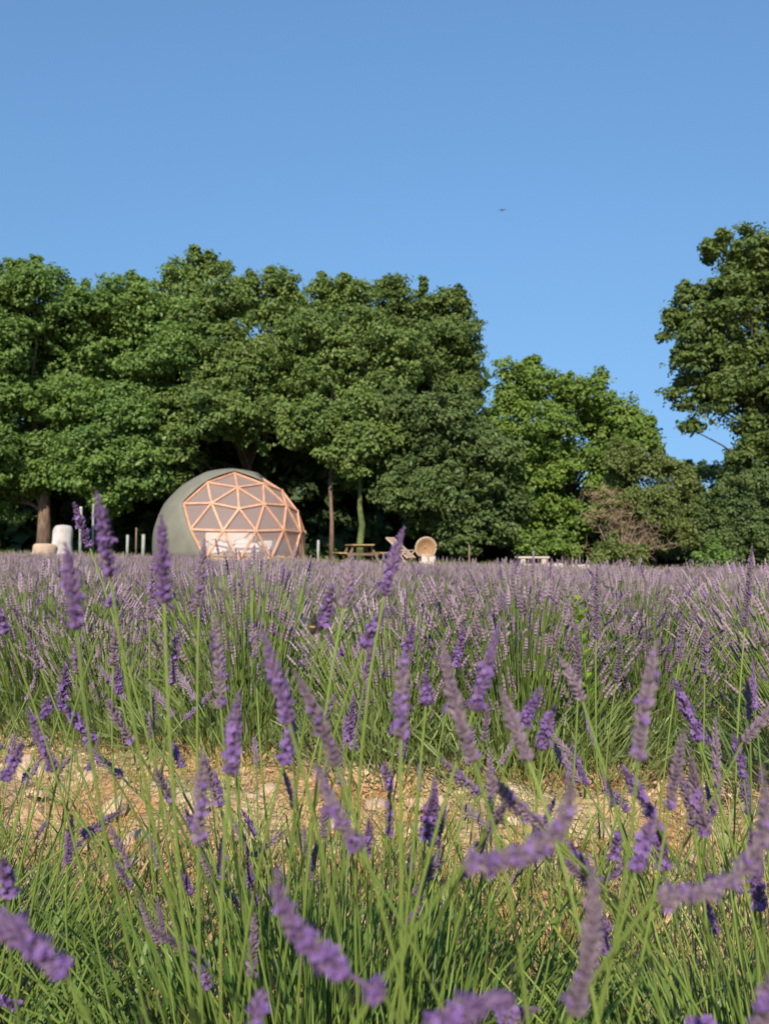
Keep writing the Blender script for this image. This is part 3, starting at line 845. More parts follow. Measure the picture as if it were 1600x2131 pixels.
# bushes at the far end and off to the sides: one mass
def far_rows():
    r = np.random.default_rng(71)
    pts = list(far_bits)
    for k in range(3, 15):
        for x in np.arange(-26, 26, .62):
            y = row_y(k, x) + r.normal(0, .06)
            if y < 3 or y > 28.2: continue
            if abs(x) > .47 * y + .5 and abs(x) < .47 * y + 4: pts.append((x, y))
    for k in range(8, 26):           # rows that reach into view only at the right or left end
        for x in np.arange(-24, 24, .58):
            y = row_y(k, x)
            if k >= 15 and 4 < y < 28.2 and abs(x) < .47 * y + 3: pts.append((x + r.normal(0, .05), y + r.normal(0, .06)))
    VV, QQ, vv, mm = [], [], [], []; base = 0
    for x, y in pts:
        V, V2, Fq, var, mi = far_stalks_mesh(r, 32, 3, 1.9)
        V = np.concatenate([V, V2]) + np.array([x, y, tz(x, y)])
        VV.append(V); QQ.append(Fq + base); vv.append(var); mm.append(mi); base += len(V)
        n = 90
        a = r.uniform(0, 6.28, n); q = np.sqrt(r.random(n)) * .46
        c = np.stack([np.cos(a) * q + x, np.sin(a) * q + y, tz(x, y) + .38 * np.sqrt(1 - (q / .5) ** 2) * r.uniform(.3, 1, n)], -1)
        Vl, Fl = leaf_quads(c, unit(r.normal(0, 1, (n, 3))), np.full(n, .13), r, .2)
        VV.append(Vl); QQ.append(Fl + base); vv.append(r.random(n)); mm.append(np.full(n, 2)); base += len(Vl)
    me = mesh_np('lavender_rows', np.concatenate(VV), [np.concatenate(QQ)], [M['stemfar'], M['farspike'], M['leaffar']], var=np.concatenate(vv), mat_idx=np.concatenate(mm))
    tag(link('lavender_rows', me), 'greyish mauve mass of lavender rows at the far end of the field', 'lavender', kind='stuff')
    return len(pts)
n_far = far_rows()

# --- the stalks that stand out one by one in the foreground
# (tip, base) in picture terms only fix where each stalk stands; width fixes its distance through the real 14 mm width of a spike
SP = [
    # tipx tipy basex basey width fresh violet  [bend x,y]  gap
    (200, 1020, 230, 1200, 42, .20, 1), (153, 1045, 187, 1140, 28, .15, 1), (135, 1128, 160, 1310, 46, .15, 1), (335, 1070, 342, 1255, 42, .18, 1),
    (426, 1120, 414, 1262, 30, .08, 0), (842, 1095, 800, 1240, 36, .25, 1), (692, 1215, 670, 1308, 32, .45, 1), (803, 1265, 757, 1350, 34, .5, 1),
    (735, 1150, 714, 1265, 34, .1, 0), (1565, 1133, 1550, 1305, 22, .05, 0), (445, 1270, 460, 1475, 36, .15, 0), (545, 1310, 602, 1505, 46, .3, 1),
    (612, 1395, 700, 1592, 46, .05, 0), (497, 1440, 478, 1612, 44, .4, 1), (612, 1500, 590, 1592, 40, .35, 1), (842, 1350, 834, 1535, 46, .25, 0),
    (884, 1400, 886, 1470, 32, .5, 1), (1037, 1298, 985, 1480, 42, .35, 1), (920, 1330, 985, 1585, 46, .03, 0), (1042, 1430, 1100, 1585, 44, .04, 0),
    (1127, 1428, 1086, 1512, 32, .6, 1), (1157, 1468, 1128, 1562, 32, .5, 1), (1163, 1368, 1212, 1460, 36, .05, 0), (1368, 1330, 1328, 1585, 48, .1, 0),
    (1424, 1518, 1392, 1685, 38, .08, 0), (420, 1560, 414, 1762, 42, .2, 0), (655, 1588, 748, 1772, 46, .3, 0), (1178, 1588, 965, 1800, 62, .4, 0, 1150, 1740),
    (1582, 1588, 1368, 1866, 56, .25, 0, 1560, 1800), (1228, 1778, 1190, 2110, 62, .06, 0, 1232, 1940), (582, 1798, 800, 2075, 64, .55, 1, 620, 1940, 1), (-60, 1880, 138, 2032, 66, .4, 1, 20, 1930),
    (285, 1858, 332, 1962, 26, .05, 0), (397, 1968, 432, 2056, 30, .3, 0), (530, 1900, 522, 2032, 32, .05, 0), (548, 2062, 530, 2160, 52, .2, 1),
    (1366, 1690, 1322, 1815, 42, .5, 1), (1612, 2020, 1580, 2160, 62, .1, 0), (1072, 2082, 880, 2150, 66, .45, 1, 1000, 2090), (4, 1788, 18, 1868, 40, .4, 1),
    (428, 1828, 512, 1892, 22, .0, 0), (480, 1700, 520, 1782, 22, .0, 0), (594, 1728, 530, 1782, 20, .0, 0), (48, 1538, 8, 1625, 30, .3, 1),
    (1472, 1280, 1466, 1402, 22, .05, 0), (240, 1238, 228, 1262, 30, .5, 1), (-4, 1262, 14, 1318, 30, .3, 1), (54, 1318, 84, 1392, 24, .05, 0),
    (160, 1330, 160, 1402, 22, .1, 0), (252, 1270, 236, 1385, 26, .1, 0), (322, 1440, 314, 1538, 26, .05, 0), (1612, 1462, 1545, 1545, 32, .05, 0),
    (1018, 1555, 1022, 1702, 28, .05, 0), (1196, 1290, 1202, 1452, 26, .05, 0), (905, 1610, 898, 1765, 28, .1, 1), (1242, 1170, 1240, 1330, 20, .05, 0),
    (320, 1150, 312, 1290, 26, .15, 0), (245, 1380, 250, 1445, 24, .3, 1), (1345, 1405, 1330, 1500, 24, .05, 0), (1255, 1900, 1262, 1990, 30, .3, 1),
    (965, 1300, 948, 1390, 24, .4, 1), (520, 1285, 532, 1370, 24, .1, 0), (372, 1300, 356, 1425, 24, .2, 0), (1420, 1280, 1412, 1380, 20, .05, 0),
    (1290, 1330, 1282, 1420, 20, .05, 0), (700, 1440, 668, 1520, 24, .05, 0), (760, 1420, 742, 1500, 22, .05, 0), (110, 1440, 90, 1500, 24, .2, 1),
    (1500, 1640, 1462, 1730, 28, .1, 0), (800, 1585, 812, 1650, 28, .3, 0), (150, 1690, 140, 1800, 26, .05, 1), (1290, 1720, 1275, 1790, 30, .4, 1),
]
stalk_tips = {}
rs = np.random.default_rng(81)
WID = .0135
for i, s in enumerate(SP):
    tx, ty, bx, by, wpx, fr_, vio = s[:7]
    d = WID * F / wpx
    d = min(d, 1.15)
    tipd = d + rs.uniform(-.012, .012)
    tip = P(tx, ty, tipd); base = P(bx, by, d)
    if len(s) > 7: mid = P(s[7], s[8], d)
    else: mid = (tip + base) / 2 + Vector(rs.normal(0, .0018, 3))
    ax = bez(np.zeros(3), np.array(mid - base) * (2.0 if len(s) > 7 else 1.0) - (np.array(tip - base) * .5 if len(s) > 7 else 0), np.array(tip - base), 12)
    dirn = Vector(unit(ax[1] - ax[0]))
    # root of the stalk on the ground, inside the nearest bush
    rx = base.x - dirn.x * .25 + rs.normal(0, .04); ry = d + rs.uniform(.10, .28)
    par = min(front, key=lambda o: (o.location.x - rx) ** 2 + (o.location.y - ry) ** 2)
    rx = rx * .75 + par.location.x * .25; ry = ry * .8 + par.location.y * .2
    root = Vector((rx, ry, tz(rx, ry)))
    h = base.z - root.z
    hl = min(.45 * h, .22 if dirn.z > .8 else .05)
    ctrl = base - dirn * hl
    if dirn.z < .8: ctrl.z -= .06; ctrl.y += .02
    ctrl.z = max(ctrl.z, root.z + .12 * h)
    V, Fs, _ = tubes(np.zeros((1, 3)), np.array(ctrl - root)[None], np.array(base - root)[None], .0015, .0010, 12, 6)
    st = link('stalk', mesh_np('stalk', V, [Fs], M['stem'], var=np.full(len(Fs), rs.uniform(.45, 1)), smooth=True), par, root - par.location)
    wreal = wpx / F * d * .72
    sp = link('flower_spike', spike_mesh(ax, wreal, rs, True, fr_, bool(vio), gap=len(s) > 9), st, base - root)
    stalk_tips[i] = (base, tip)
    if i in (9, 51):      # forked stalks: a pair of small side shoots
        f0 = root.lerp(base, .55)
        tq = f0 + Vector((-.05, .02, .07))
        Vb, Fb, _ = tubes(np.array(f0 - root)[None], np.array((f0 + tq) / 2 - root + Vector((-.012, 0, -.004)))[None], np.array(tq - root)[None], .0015, .001, 5, 5)
        link('side_shoot', mesh_np('side_shoot', Vb, [Fb], M['stem'], var=np.full(len(Fb), .8), smooth=True), st)

# ------------------------------------------------------------------ soil cover: grass, straw, stones
def cover():
    r = np.random.default_rng(91)
    def scatter(n, ymin, ymax, band=None):
        x = r.uniform(-2.9, 2.9, n * 3); y = r.uniform(ymin, ymax, n * 3)
        k = np.abs(x) < .5 * y + .55
        x, y = x[k][:n], y[k][:n]
        return x, y
    def patch(name, label, mat, n, ymin, ymax, h, wid, flat, seed, clump=.0):
        x, y = scatter(n, ymin, ymax)
        if clump:
            g = 0.5 + .5 * np.sin(x * 5.1 + seed) * np.cos(y * 4.3 + seed * 2)
            k = r.random(len(x)) < g ** clump; x, y = x[k], y[k]
        m = len(x)
        b0 = np.stack([x, y, terrain(x, y)], -1)
        a = r.uniform(0, 6.28, m); ln = r.uniform(.4, 1, m) * h
        up = r.uniform(.05, .5, m) if flat else r.uniform(.75, 1, m)
        ho = np.sqrt(1 - up ** 2)
        tip = b0 + np.stack([np.cos(a) * ho * ln, np.sin(a) * ho * ln, up * ln], -1)
        mid = (b0 + tip) / 2 + np.stack([np.zeros(m), np.zeros(m), ln * .15], -1)
        V, (fq, ft) = blades(b0, mid, tip, r.uniform(.6, 1.3, m) * wid, r)
        v = r.random(m)
        o = link(name, mesh_np(name, V, [fq, ft], mat, var=np.concatenate([v, v])))
        tag(o, label, 'grass', kind='stuff')
    patch('dry_straw', 'dry straw lying over the bare soil strip between the lavender rows', M['straw'], 13000, .9, 5.0, .08, .0032, True, 1)
    patch('weed_grass', 'thin yellow-green grass sprouting on the soil strip and round the front bushes', M['weedgrass'], 15000, .7, 5.5, .17, .0032, False, 2, 1.2)
    patch('tall_grass', 'tall green grass blades standing among the front lavender bushes', M['stem'], 1800, .6, 1.9, .36, .0042, False, 5, .6)
    patch('dry_stems', 'dry pale stems standing among the front lavender bushes', M['straw'], 1100, .7, 2.0, .30, .0026, False, 9, .5)
    patch('fine_grass', 'fine yellowish grass mixed into the front lavender row', M['weedgrass'], 2600, .65, 2.0, .26, .0034, False, 13, .4)
    # verge behind the field
    n = 15000
    x = r.uniform(-20, 20, n); y = r.uniform(28.2, 33, n)
    b0 = np.stack([x, y, terrain(x, y)], -1)
    tip = b0 + np.stack([r.normal(0, .08, n), r.normal(0, .08, n), r.uniform(.08, .34, n) * (.5 + .5 * (r.random(n) > .5))], -1)
    V, (fq, ft) = blades(b0, (b0 + tip) / 2 + np.array([0, 0, .03]), tip, np.full(n, .018), r)
    v = r.random(n)
    tag(link('verge_grass', mesh_np('verge_grass', V, [fq, ft], M['weedgrass'], var=np.concatenate([v, v]))), 'rough dry grass verge between the lavender and the trees', 'grass', kind='stuff')
cover()

def stones():
    r = np.random.default_rng(101)
    import bmesh
    ms = []
    for k in range(6):
        bm = bmesh.new(); bmesh.ops.create_icosphere(bm, subdivisions=2, radius=1)
        sx = Vector((1, r.uniform(.65, .95), r.uniform(.5, .75)))
        ph = r.uniform(0, 6, 6)
        for v in bm.verts:
            c = v.co
            f = 1 + .16 * math.sin(3 * c.x + ph[0]) * math.cos(2.4 * c.y + ph[1]) + .10 * math.sin(5 * c.z + ph[2] + 4 * c.x) + r.normal(0, .035)
            v.co = Vector((c.x * sx.x, c.y * sx.y, c.z * sx.z)) * f
        me = bpy.data.meshes.new('stone'); bm.to_mesh(me); bm.free(); me.materials.append(M['stone']); ms.append(me)
    n = 0
    while n < 240:
        y = r.uniform(1.3, 6.0); x = r.uniform(-.5 * y - .2, .5 * y + .2)
        f = (y - ROW_SLOPE * x - 1.12) / ROW_STEP; f = f - math.floor(f)
        if not .2 < f < .85 and y > 1.9: continue
        rad = r.uniform(.008, .026) if r.random() < .75 else r.uniform(.026, .05)
        o = link('stone', ms[n % 6], ground, (x, y, tz(x, y) + rad * .25), (r.uniform(0, .5), r.uniform(0, .5), r.uniform(0, 6.28)), rad)
        n += 1
    # clods and pebbles, too many to count
    m = 1900
    y = r.uniform(1.0, 6.2, m); x = r.uniform(-1, 1, m) * (.5 * y + .3)
    tv, tf = lathe_t([(-.4, .35), (-.1, .95), (.35, .8), (.6, .2)], 5)
    tv = tv + r.normal(0, .07, tv.shape)
    d = unit(r.normal(0, 1, (m, 3)) + np.array([0, 0, 1.2]))
    V, fs = inst(tv, tf, np.stack([x, y, terrain(x, y) + .002], -1), frames_from(d), r.gamma(2.2, .0028, m) + .002)
    tag(link('pebbles', mesh_np('pebbles', V, fs, M['stone'])), 'loose tan pebbles and clods scattered over the soil strip', 'pebbles', kind='stuff')
stones()

# yellow-green weed between the rows
def weed():
    c = P(1212, 1325, 2.45); base = Vector((c.x, c.y, tz(c.x, c.y)))
    t = empty('weed', base, 'single lime green leafy weed rising out of the lavender', 'weed')
    r = np.random.default_rng(111)
    top = P(1203, 1250, 2.45) - base
    pts = [Vector((0, 0, 0)), Vector((.02, 0, top.z * .5)) + Vector((top.x * .3, 0, 0)), top]
    MB().tube(pts, [.004, .003, .002], 6).build('stem', M['stem'], t, smooth=True)
    for k in range(20):
        f = .55 + .45 * k / 19
        p = pts[1].lerp(pts[2], (f - .5) * 2) if f > .5 else pts[0].lerp(pts[1], f * 2)
        a = k * 2.4; L = r.uniform(.028, .042)
        u = Vector((math.cos(a), math.sin(a), .55)).normalized(); s = u.cross(Vector((0, 0, 1))).normalized(); nn = s.cross(u)
        q = [p, p + u * L * .4 + s * L * .3 + nn * .004, p + u * L, p + u * L * .4 - s * L * .3 + nn * .004, p + u * L * .5 - nn * .003]
        me = mesh_np('leaf', [list(v) for v in q], [np.array([[0, 1, 4], [1, 2, 4], [2, 3, 4], [3, 0, 4]])], M['lime'], var=np.full(4, r.random()), smooth=True)
        link('leaf', me, t)
weed()

# bee on a spike
def bee():
    base, tip = stalk_tips[6]
    c = base + (tip - base) * .12 + Vector((-.008, -.004, 0))
    t = empty('bumblebee', c, 'small dark bumblebee clinging to a magenta lavender spike', 'bee')
    def ball(name, loc, rad, mat, par):
        tv, tf = lathe_t([(-1, .05), (-.8, .6), (-.35, .94), (.1, 1), (.55, .83), (.85, .5), (1, .05)], 10)
        me = mesh_np(name, tv * np.array(rad)[None], tf, mat, smooth=True)
        return link(name, me, par, loc)
    ab = ball('abdomen', (-.0005, 0, -.0045), (.0034, .0034, .0055), M['bee'], t)
    ball('band', (0, 0, .0018), (.0034, .0034, .0012), M['beeyellow'], ab)
    ball('thorax', (0, 0, .002), (.0031, .0031, .0033), M['bee'], t)
    ball('head', (.0008, 0, .0062), (.002, .002, .002), M['bee'], t)
    for s in (-1, 1):
        w_ = [(0, 0, 0), (-.003, s * .001, .001), (-.008, s * .003, .002), (-.009, s * .005, 0), (-.006, s * .005, -.002), (-.002, s * .002, -.001)]
        mb = MB(); mb.add(w_, [(0, 1, 2, 3, 4, 5)])
        mb.build('wing', M['wing'], t, (-.002, s * .001, .003))
    for s in (-1, 1):
        for k in range(3):
            MB().tube([(0.001, s * .002, .003 - k * .002), (.003, s * .004, .002 - k * .003), (.006, s * .003, 0 - k * .003)], .0004, 4).build('leg', M['bee'], t)
bee()

# ------------------------------------------------------------------ dome tent
def ico3():
    lat = math.atan(.5)
    V = [(0, 0, 1)] + [(math.cos(lat) * math.cos(2 * math.pi * k / 5), math.cos(lat) * math.sin(2 * math.pi * k / 5), math.sin(lat)) for k in range(5)]
    V += [(math.cos(lat) * math.cos(2 * math.pi * (k + .5) / 5), math.cos(lat) * math.sin(2 * math.pi * (k + .5) / 5), -math.sin(lat)) for k in range(5)] + [(0, 0, -1)]
    Fc = []
    for k in range(5):
        n = (k + 1) % 5
        Fc += [(0, 1 + k, 1 + n), (1 + k, 6 + k, 1 + n), (1 + n, 6 + k, 6 + n), (6 + k, 11, 6 + n)]
    keys = {}; pts = []; T = []
    def idx(v):
        v = Vector(v).normalized(); key = tuple(round(c, 4) + 0.0 for c in v)
        if key not in keys: keys[key] = len(pts); pts.append(v)
        return keys[key]
    for f in Fc:
        a, b, c = [Vector(V[i]) for i in f]
        g = {(i, j): idx((a * (3 - i - j) + b * i + c * j) / 3) for i in range(4) for j in range(4 - i)}
        for i in range(3):
            for j in range(3 - i):
                T.append((g[i, j], g[i + 1, j], g[i, j + 1]))
                if i + j < 2: T.append((g[i + 1, j], g[i + 1, j + 1], g[i, j + 1]))
    return pts, T

def dome():
    D = 33.0; RAD = 157 / F * D
    ctr = P(481, 1134, D)
    gz = tz(ctr.x, ctr.y)
    base = Vector((ctr.x, ctr.y, gz))
    t = empty('dome_tent', base, 'geodesic dome tent with olive cover and timber-framed clear triangular panels', 'dome tent')
    off = ctr.z - gz
    pts, T = ico3()
    az0 = math.atan2(-ctr.y, -ctr.x) + R(6)         # one hub faces the camera, turned slightly right
    q = Matrix.Rotation(az0, 3, 'Z')
    zmin = -.187 * RAD
    W = [q @ p for p in pts]
    def pos(i, k=1.0):
        p = W[i] * RAD * k
        if p.z < zmin: p.z = zmin
        return p + Vector((0, 0, off))
    T = [f for f in T if all(pts[i].z > -.25 for i in f)]
    glazed, covered = [], []
    for f in T:
        c = (pts[f[0]] + pts[f[1]] + pts[f[2]]) / 3
        a = math.degrees(math.atan2(c.y, c.x)); l = math.degrees(math.asin(c.z / c.length))
        g = False
        if l < 60 and -46 < a < 112: g = True
        if l < 1 and a < -28: g = False
        if l < 5 and a < -40: g = False
        if -52 < a < -30 and 10 < l < 20: g = False
        (glazed if g else covered).append(f)
    # canvas: fabric triangles with a little thickness, one skin
    def skin(faces, k, name, mat, flip=False):
        used = sorted({i for f in faces for i in f}); m = {i: n for n, i in enumerate(used)}
        V = [pos(i, k) for i in used]; Fs = []
        out = [tuple(m[i] for i in (f if not flip else f[::-1])) for f in faces]
        me = bpy.data.meshes.new(name); me.from_pydata(V, [], out); me.materials.append(mat); me.update()
        return link(name, me, t)
    # the fabric is stretched smooth over the frame
    def bulge(f, n=4):
        a, b, c = [W[i] for i in f]; out = {}
        for i in range(n + 1):
            for j in range(n + 1 - i):
                v = (a * (n - i - j) + b * i + c * j) / n
                v = v * (.45 + .55 / v.length) * RAD * 1.014
                out[i, j] = Vector((v.x, v.y, max(v.z, zmin))) + Vector((0, 0, off))
        return out
    V = []; Fs = []; key = {}
    def vid(v):
        k_ = tuple(round(c, 3) for c in v)
        if k_ not in key: key[k_] = len(V); V.append(v)
        return key[k_]
    for f in covered:
        g = bulge(f)
        for i in range(4):
            for j in range(4 - i):
                Fs.append((vid(g[i, j]), vid(g[i + 1, j]), vid(g[i, j + 1])))
                if i + j < 3: Fs.append((vid(g[i + 1, j]), vid(g[i + 1, j + 1]), vid(g[i, j + 1])))
    cm = bpy.data.meshes.new('canvas_cover'); cm.from_pydata(V, [], Fs); cm.materials.append(M['canvas'])
    cm.polygons.foreach_set('use_smooth', [True] * len(cm.polygons)); cm.update()
    cv = link('canvas_cover', cm, t)
    so = cv.modifiers.new('thick', 'SOLIDIFY'); so.thickness = .012; so.offset = 1
    skin(covered, .965, 'inner_liner', M['liner'], True)
    # struts
    edges = {}
    for f in T:
        for i, j in ((0, 1), (1, 2), (2, 0)): edges.setdefault(tuple(sorted((f[i], f[j]))), []).append(f)
    gl = set(glazed)
    for (i, j), fs in edges.items():
        a, b = pos(i, .985), pos(j, .985)
        dirn = (b - a).normalized(); mid = (a + b) / 2; outw = (mid - Vector((0, 0, off))).normalized()
        outw = (outw - dirn * outw.dot(dirn)).normalized(); side = dirn.cross(outw)
        rot = Matrix((side, outw, dirn)).transposed()
        vis = any(f in gl for f in fs)
        wd = .078 if vis else .05
        MB().box(mid, (wd, .07, (b - a).length - .05), rot, .008).build('strut', M['timber'], t)
    for i in {i for f in T for i in f}:
        p = pos(i, .985); o = (p - Vector((0, 0, off))).normalized()
        if any(i in f for f in glazed):
            MB().tube([p - o * .045, p + o * .045], .07, 10).build('hub', M['timber'], t)
    for f in glazed:
        a, b, c = [pos(i, .972) for i in f]; ce = (a + b + c) / 3
        V = [ce + (v - ce) * .985 for v in (a, b, c)]
        me = bpy.data.meshes.new('pane'); me.from_pydata(V, [], [(0, 1, 2)]); me.materials.append(M['pane']); me.update()
        link('pane', me, t)
    # floor: planked round platform
    rb = math.sqrt(RAD ** 2 - zmin ** 2) * .985; fz = off + zmin
    for k in range(24):
        y = -rb + (k + .5) * 2 * rb / 24; hw = math.sqrt(max(.05, rb * rb - y * y))
        MB().box((0, y, fz - .03), (2 * hw, 2 * rb / 24 - .008, .04), None, .004).build('floor_plank', M['deck'], t)
    ring = [Vector((math.cos(R(a)) * (rb + .03), math.sin(R(a)) * (rb + .03), 0)) for a in range(0, 360, 10)]
    mb = MB()
    n = len(ring); vs = []
    for z in (-.06, fz - .055): vs += [v + Vector((0, 0, z)) for v in ring]
    mb.add(vs, [(i, (i + 1) % n, n + (i + 1) % n, n + i) for i in range(n)])
    mb.build('base_skirt', M['canvas'], t)
    # horizontal rail inside, at head-board height
    pv = []
    for a in range(-70, 75, 5):
        an = az0 + math.pi + R(a); pv.append(Vector((math.cos(an) * rb * .93, math.sin(an) * rb * .93, fz + .95)))
    MB().tube(pv, .05, 6).build('inner_rail', M['timber'], t)
    return t, base, fz, rb, az0
dt, dbase, dfz, drb, daz = dome()

def rounded_slab(mb, c, d, bev): return mb.box(c, d, None, bev)
def bed():
    f = Vector((math.cos(daz), math.sin(daz), 0))
    loc = dbase + Vector((0, 0, dfz - .01)) + f * .95
    t = empty('bed', loc, 'wide bed with white linen inside the dome tent', 'bed', rz=daz + math.pi / 2)
    MB().box((0, 0, .22), (2.0, 2.0, .14), None, .02).build('frame', M['deck'], t)
    for sx in (-1, 1):
        for sy in (-1, 1): MB().box((sx * .9, sy * .9, .075), (.1, .1, .15), None, .01).build('leg', M['deck'], t)
    MB().box((0, 0, .42), (1.94, 1.96, .26), None, .06).build('mattress', M['linen'], t)
    # duvet with soft folds
    n = 24; V = []; 
    for j in range(n):
        for i in range(n):
            x = -1.06 + 2.12 * i / (n - 1); y = -1.06 + 1.5 * j / (n - 1)
            e = max(abs(x) - .96, 0) + max(-y - .97, 0)
            V.append((x, y, .60 + .03 * math.sin(x * 5 + y * 3) + .02 * math.sin(y * 8 + 1) - min(e * 3.2, .32)))
    Fs = [(j * n + i, j * n + i + 1, (j + 1) * n + i + 1, (j + 1) * n + i) for j in range(n - 1) for i in range(n - 1)]
    MB().add(V, Fs).build('duvet', M['linen'], t, smooth=True)
    for sx in (-1, 1):
        tv, tf = lathe_t([(-1, .05), (-.9, .5), (-.5, .85), (0, 1), (.5, .85), (.9, .5), (1, .05)], 12)
        me = mesh_np('pillow', tv[:, [2, 0, 1]] * np.array([.40, .30, .13]), tf, M['linen'], smooth=True)
        link('pillow', me, t, (sx * .48, .72, .68), (.35, 0, 0))
    MB().box((0, 1.02, .62), (2.0, .07, .9), None, .03).build('headboard', M['liner'], t)
bed()
def cabinet(off_a, off_r, label):
    a = daz + R(off_a)
    loc = dbase + Vector((math.cos(a) * off_r, math.sin(a) * off_r, dfz - .01))
    t = empty('bedside_cabinet', loc, label, 'cabinet', rz=daz + math.pi / 2)
    MB().box((0, 0, .36), (.52, .42, .62), None, .012).build('carcass', M['linen'], t)
    MB().box((0, 0, .69), (.56, .46, .035), None, .008).build('top', M['deck'], t)
    for k in range(2):
        d = MB().box((0, -.222, .22 + k * .28), (.46, .02, .25), None, .006).build('drawer', M['linen'], t)
        MB().tube([(-.05, -.24, .24 + k * .28), (.05, -.24, .24 + k * .28)], .01, 6).build('handle', M['timber'], d)
    for sx in (-1, 1):
        for sy in (-1, 1): MB().box((sx * .2, sy * .15, .025), (.05, .05, .05)).build('leg', M['deck'], t)
def sofa():
    a = daz + R(58); loc = dbase + Vector((math.cos(a) * 1.95, math.sin(a) * 1.95, dfz - .01))
    t = empty('sofa', loc, 'low white sofa standing at the right inside the dome tent', 'sofa', rz=daz + R(90 + 14))
    MB().box((0, 0, .27), (1.3, .7, .26), None, .05).build('seat', M['linen'], t)
    MB().box((0, .30, .52), (1.3, .18, .42), None, .05).build('backrest', M['linen'], t)
    for sx in (-1, 1):
        MB().box((sx * .60, -.02, .42), (.16, .68, .22), None, .04).build('armrest', M['linen'], t)
        for sy in (-1, 1): MB().box((sx * .55, sy * .28, .07), (.06, .06, .14)).build('leg', M['deck'], t)
sofa()
cabinet(-52, 2.0, 'white drawer cabinet by the covered side inside the dome tent')

# ------------------------------------------------------------------ garden things on the verge
def ground_at(px, d):
    x = P(px, 1140, d).x
    return Vector((x, d, tz(x, d)))

def picnic_table():
    t = empty('picnic_table', ground_at(748, 30.5), 'timber picnic table with attached benches before the mossy trunk', 'table', rz=R(12))
    for k in range(5): MB().box((-.32 + k * .16, 0, .74), (.152, 1.7, .045), None, .006).build('tabletop_plank', M['tabletimber'], t)
    for s in (-1, 1):
        for k in range(2): MB().box((s * (.66 + k * .15), 0, .45), (.142, 1.7, .045), None, .006).build('bench_plank', M['tabletimber'], t)
        for y in (-.6, .6):
            a = Vector((s * .30, y, .715)); b = Vector((s * .68, y, -.01))
            dirn = (b - a).normalized(); rot = Matrix((Vector((0, 1, 0)).cross(dirn), Vector((0, 1, 0)), dirn)).transposed()
            MB().box((a + b) / 2, (.09, .045, (b - a).length), rot, .005).build('leg', M['tabledark'], t)
    for y in (-.553, .553):
        MB().box((0, y, .40), (1.62, .045, .09), None, .005).build('cross_beam', M['tabledark'], t)
        MB().box((0, y, .69), (.74, .045, .07), None, .005).build('top_batten', M['tabledark'], t)
picnic_table()

def deck_chair():
    t = empty('deck_chair', ground_at(834, 30), 'slanted tan deck chair between the picnic table and the round chair', 'chair', rz=R(58))
    # slung back: slats across two slanted rails (local +y is the chair's back)
    rot = Matrix.Rotation(R(-42), 3, 'X')
    for s in (-1, 1):
        MB().tube([(s * .28, -.45, .30), (s * .28, .45, 1.02)], .028, 8).build('rail', M['wickerpale'], t)
        MB().tube([(s * .31, .30, .02), (s * .31, -.40, .55)], .025, 8).build('leg', M['wickerpale'], t)
        MB().tube([(s * .31, -.48, .0), (s * .31, .12, .74)], .025, 8).build('leg', M['wickerpale'], t)
        MB().box((s * .34, -.12, .58), (.07, .62, .03), None, .008).build('armrest', M['wickerpale'], t)
    for k in range(9):
        f = k / 8
        MB().box((0, -.42 + .84 * f, .345 + .672 * f), (.58, .105, .02), Matrix.Rotation(R(38.7), 3, 'X'), .005).build('slat', M['wickerpale'], t)
deck_chair()

def round_chair():
    t = empty('round_chair', ground_at(886, 30), 'round-backed tan wicker chair with pale legs beside the slanted chair', 'chair', rz=R(12))
    # bucket back: a dished disc facing the field, pale rim
    V = []; n = 24; rings = [0, .12, .22, .30, .36]
    Fs = []
    for rr in rings:
        for k in range(n):
            a = 2 * math.pi * k / n
            V.append((rr * math.cos(a), -.9 * rr * rr, rr * math.sin(a)))
    for i in range(len(rings) - 1):
        for k in range(n):
            k2 = (k + 1) % n; Fs.append((i * n + k, i * n + k2, (i + 1) * n + k2, (i + 1) * n + k))
    o = MB().add(V, Fs).build('backrest', M['wicker'], t, (0, .12, .72), (R(12), 0, 0), True)
    so = o.modifiers.new('t', 'SOLIDIFY'); so.thickness = .03
    pv = [Vector((.375 * math.cos(R(a)), -.125, .375 * math.sin(R(a)))) for a in range(0, 361, 12)]
    MB().tube(pv, .035, 8).build('rim', M['wickerpale'], t, (0, .12, .72), (R(12), 0, 0), True)
    MB().tube([(0, -.08, .40), (0, -.08, .47)], .30, 20).build('seat', M['wickerpale'], t, smooth=False)
    for a in (45, 135, 225, 315):
        MB().tube([(.2 * math.cos(R(a)), -.08 + .2 * math.sin(R(a)), .41), (.30 * math.cos(R(a)), -.08 + .30 * math.sin(R(a)), -.01)], [.05, .04], 8).build('leg', M['palewood'], t, smooth=True)
    MB().box((0, -.34, .22), (.5, .02, .36), None, .008).build('front_panel', M['palewood'], t)
round_chair()

def slab_bench(px, d, w_, label):
    t = empty('slab_bench', ground_at(px, d), label, 'bench', rz=R(6))
    for k in range(3): MB().box((0, -.17 + k * .17, .44), (w_, .16, .07), None, .012).build('seat_plank', M['palewood'], t)
    for s in (-1, 1): MB().box((s * w_ * .33, 0, .195), (.18, .42, .41), None, .02).build('leg', M['palewood'], t)
    MB().box((0, 0, .16), (w_ * .66 - .19, .07, .1), None, .01).build('stretcher', M['palewood'], t)
slab_bench(1107, 30, 1.15, 'pale timber slab bench standing on the verge before the bright bush')

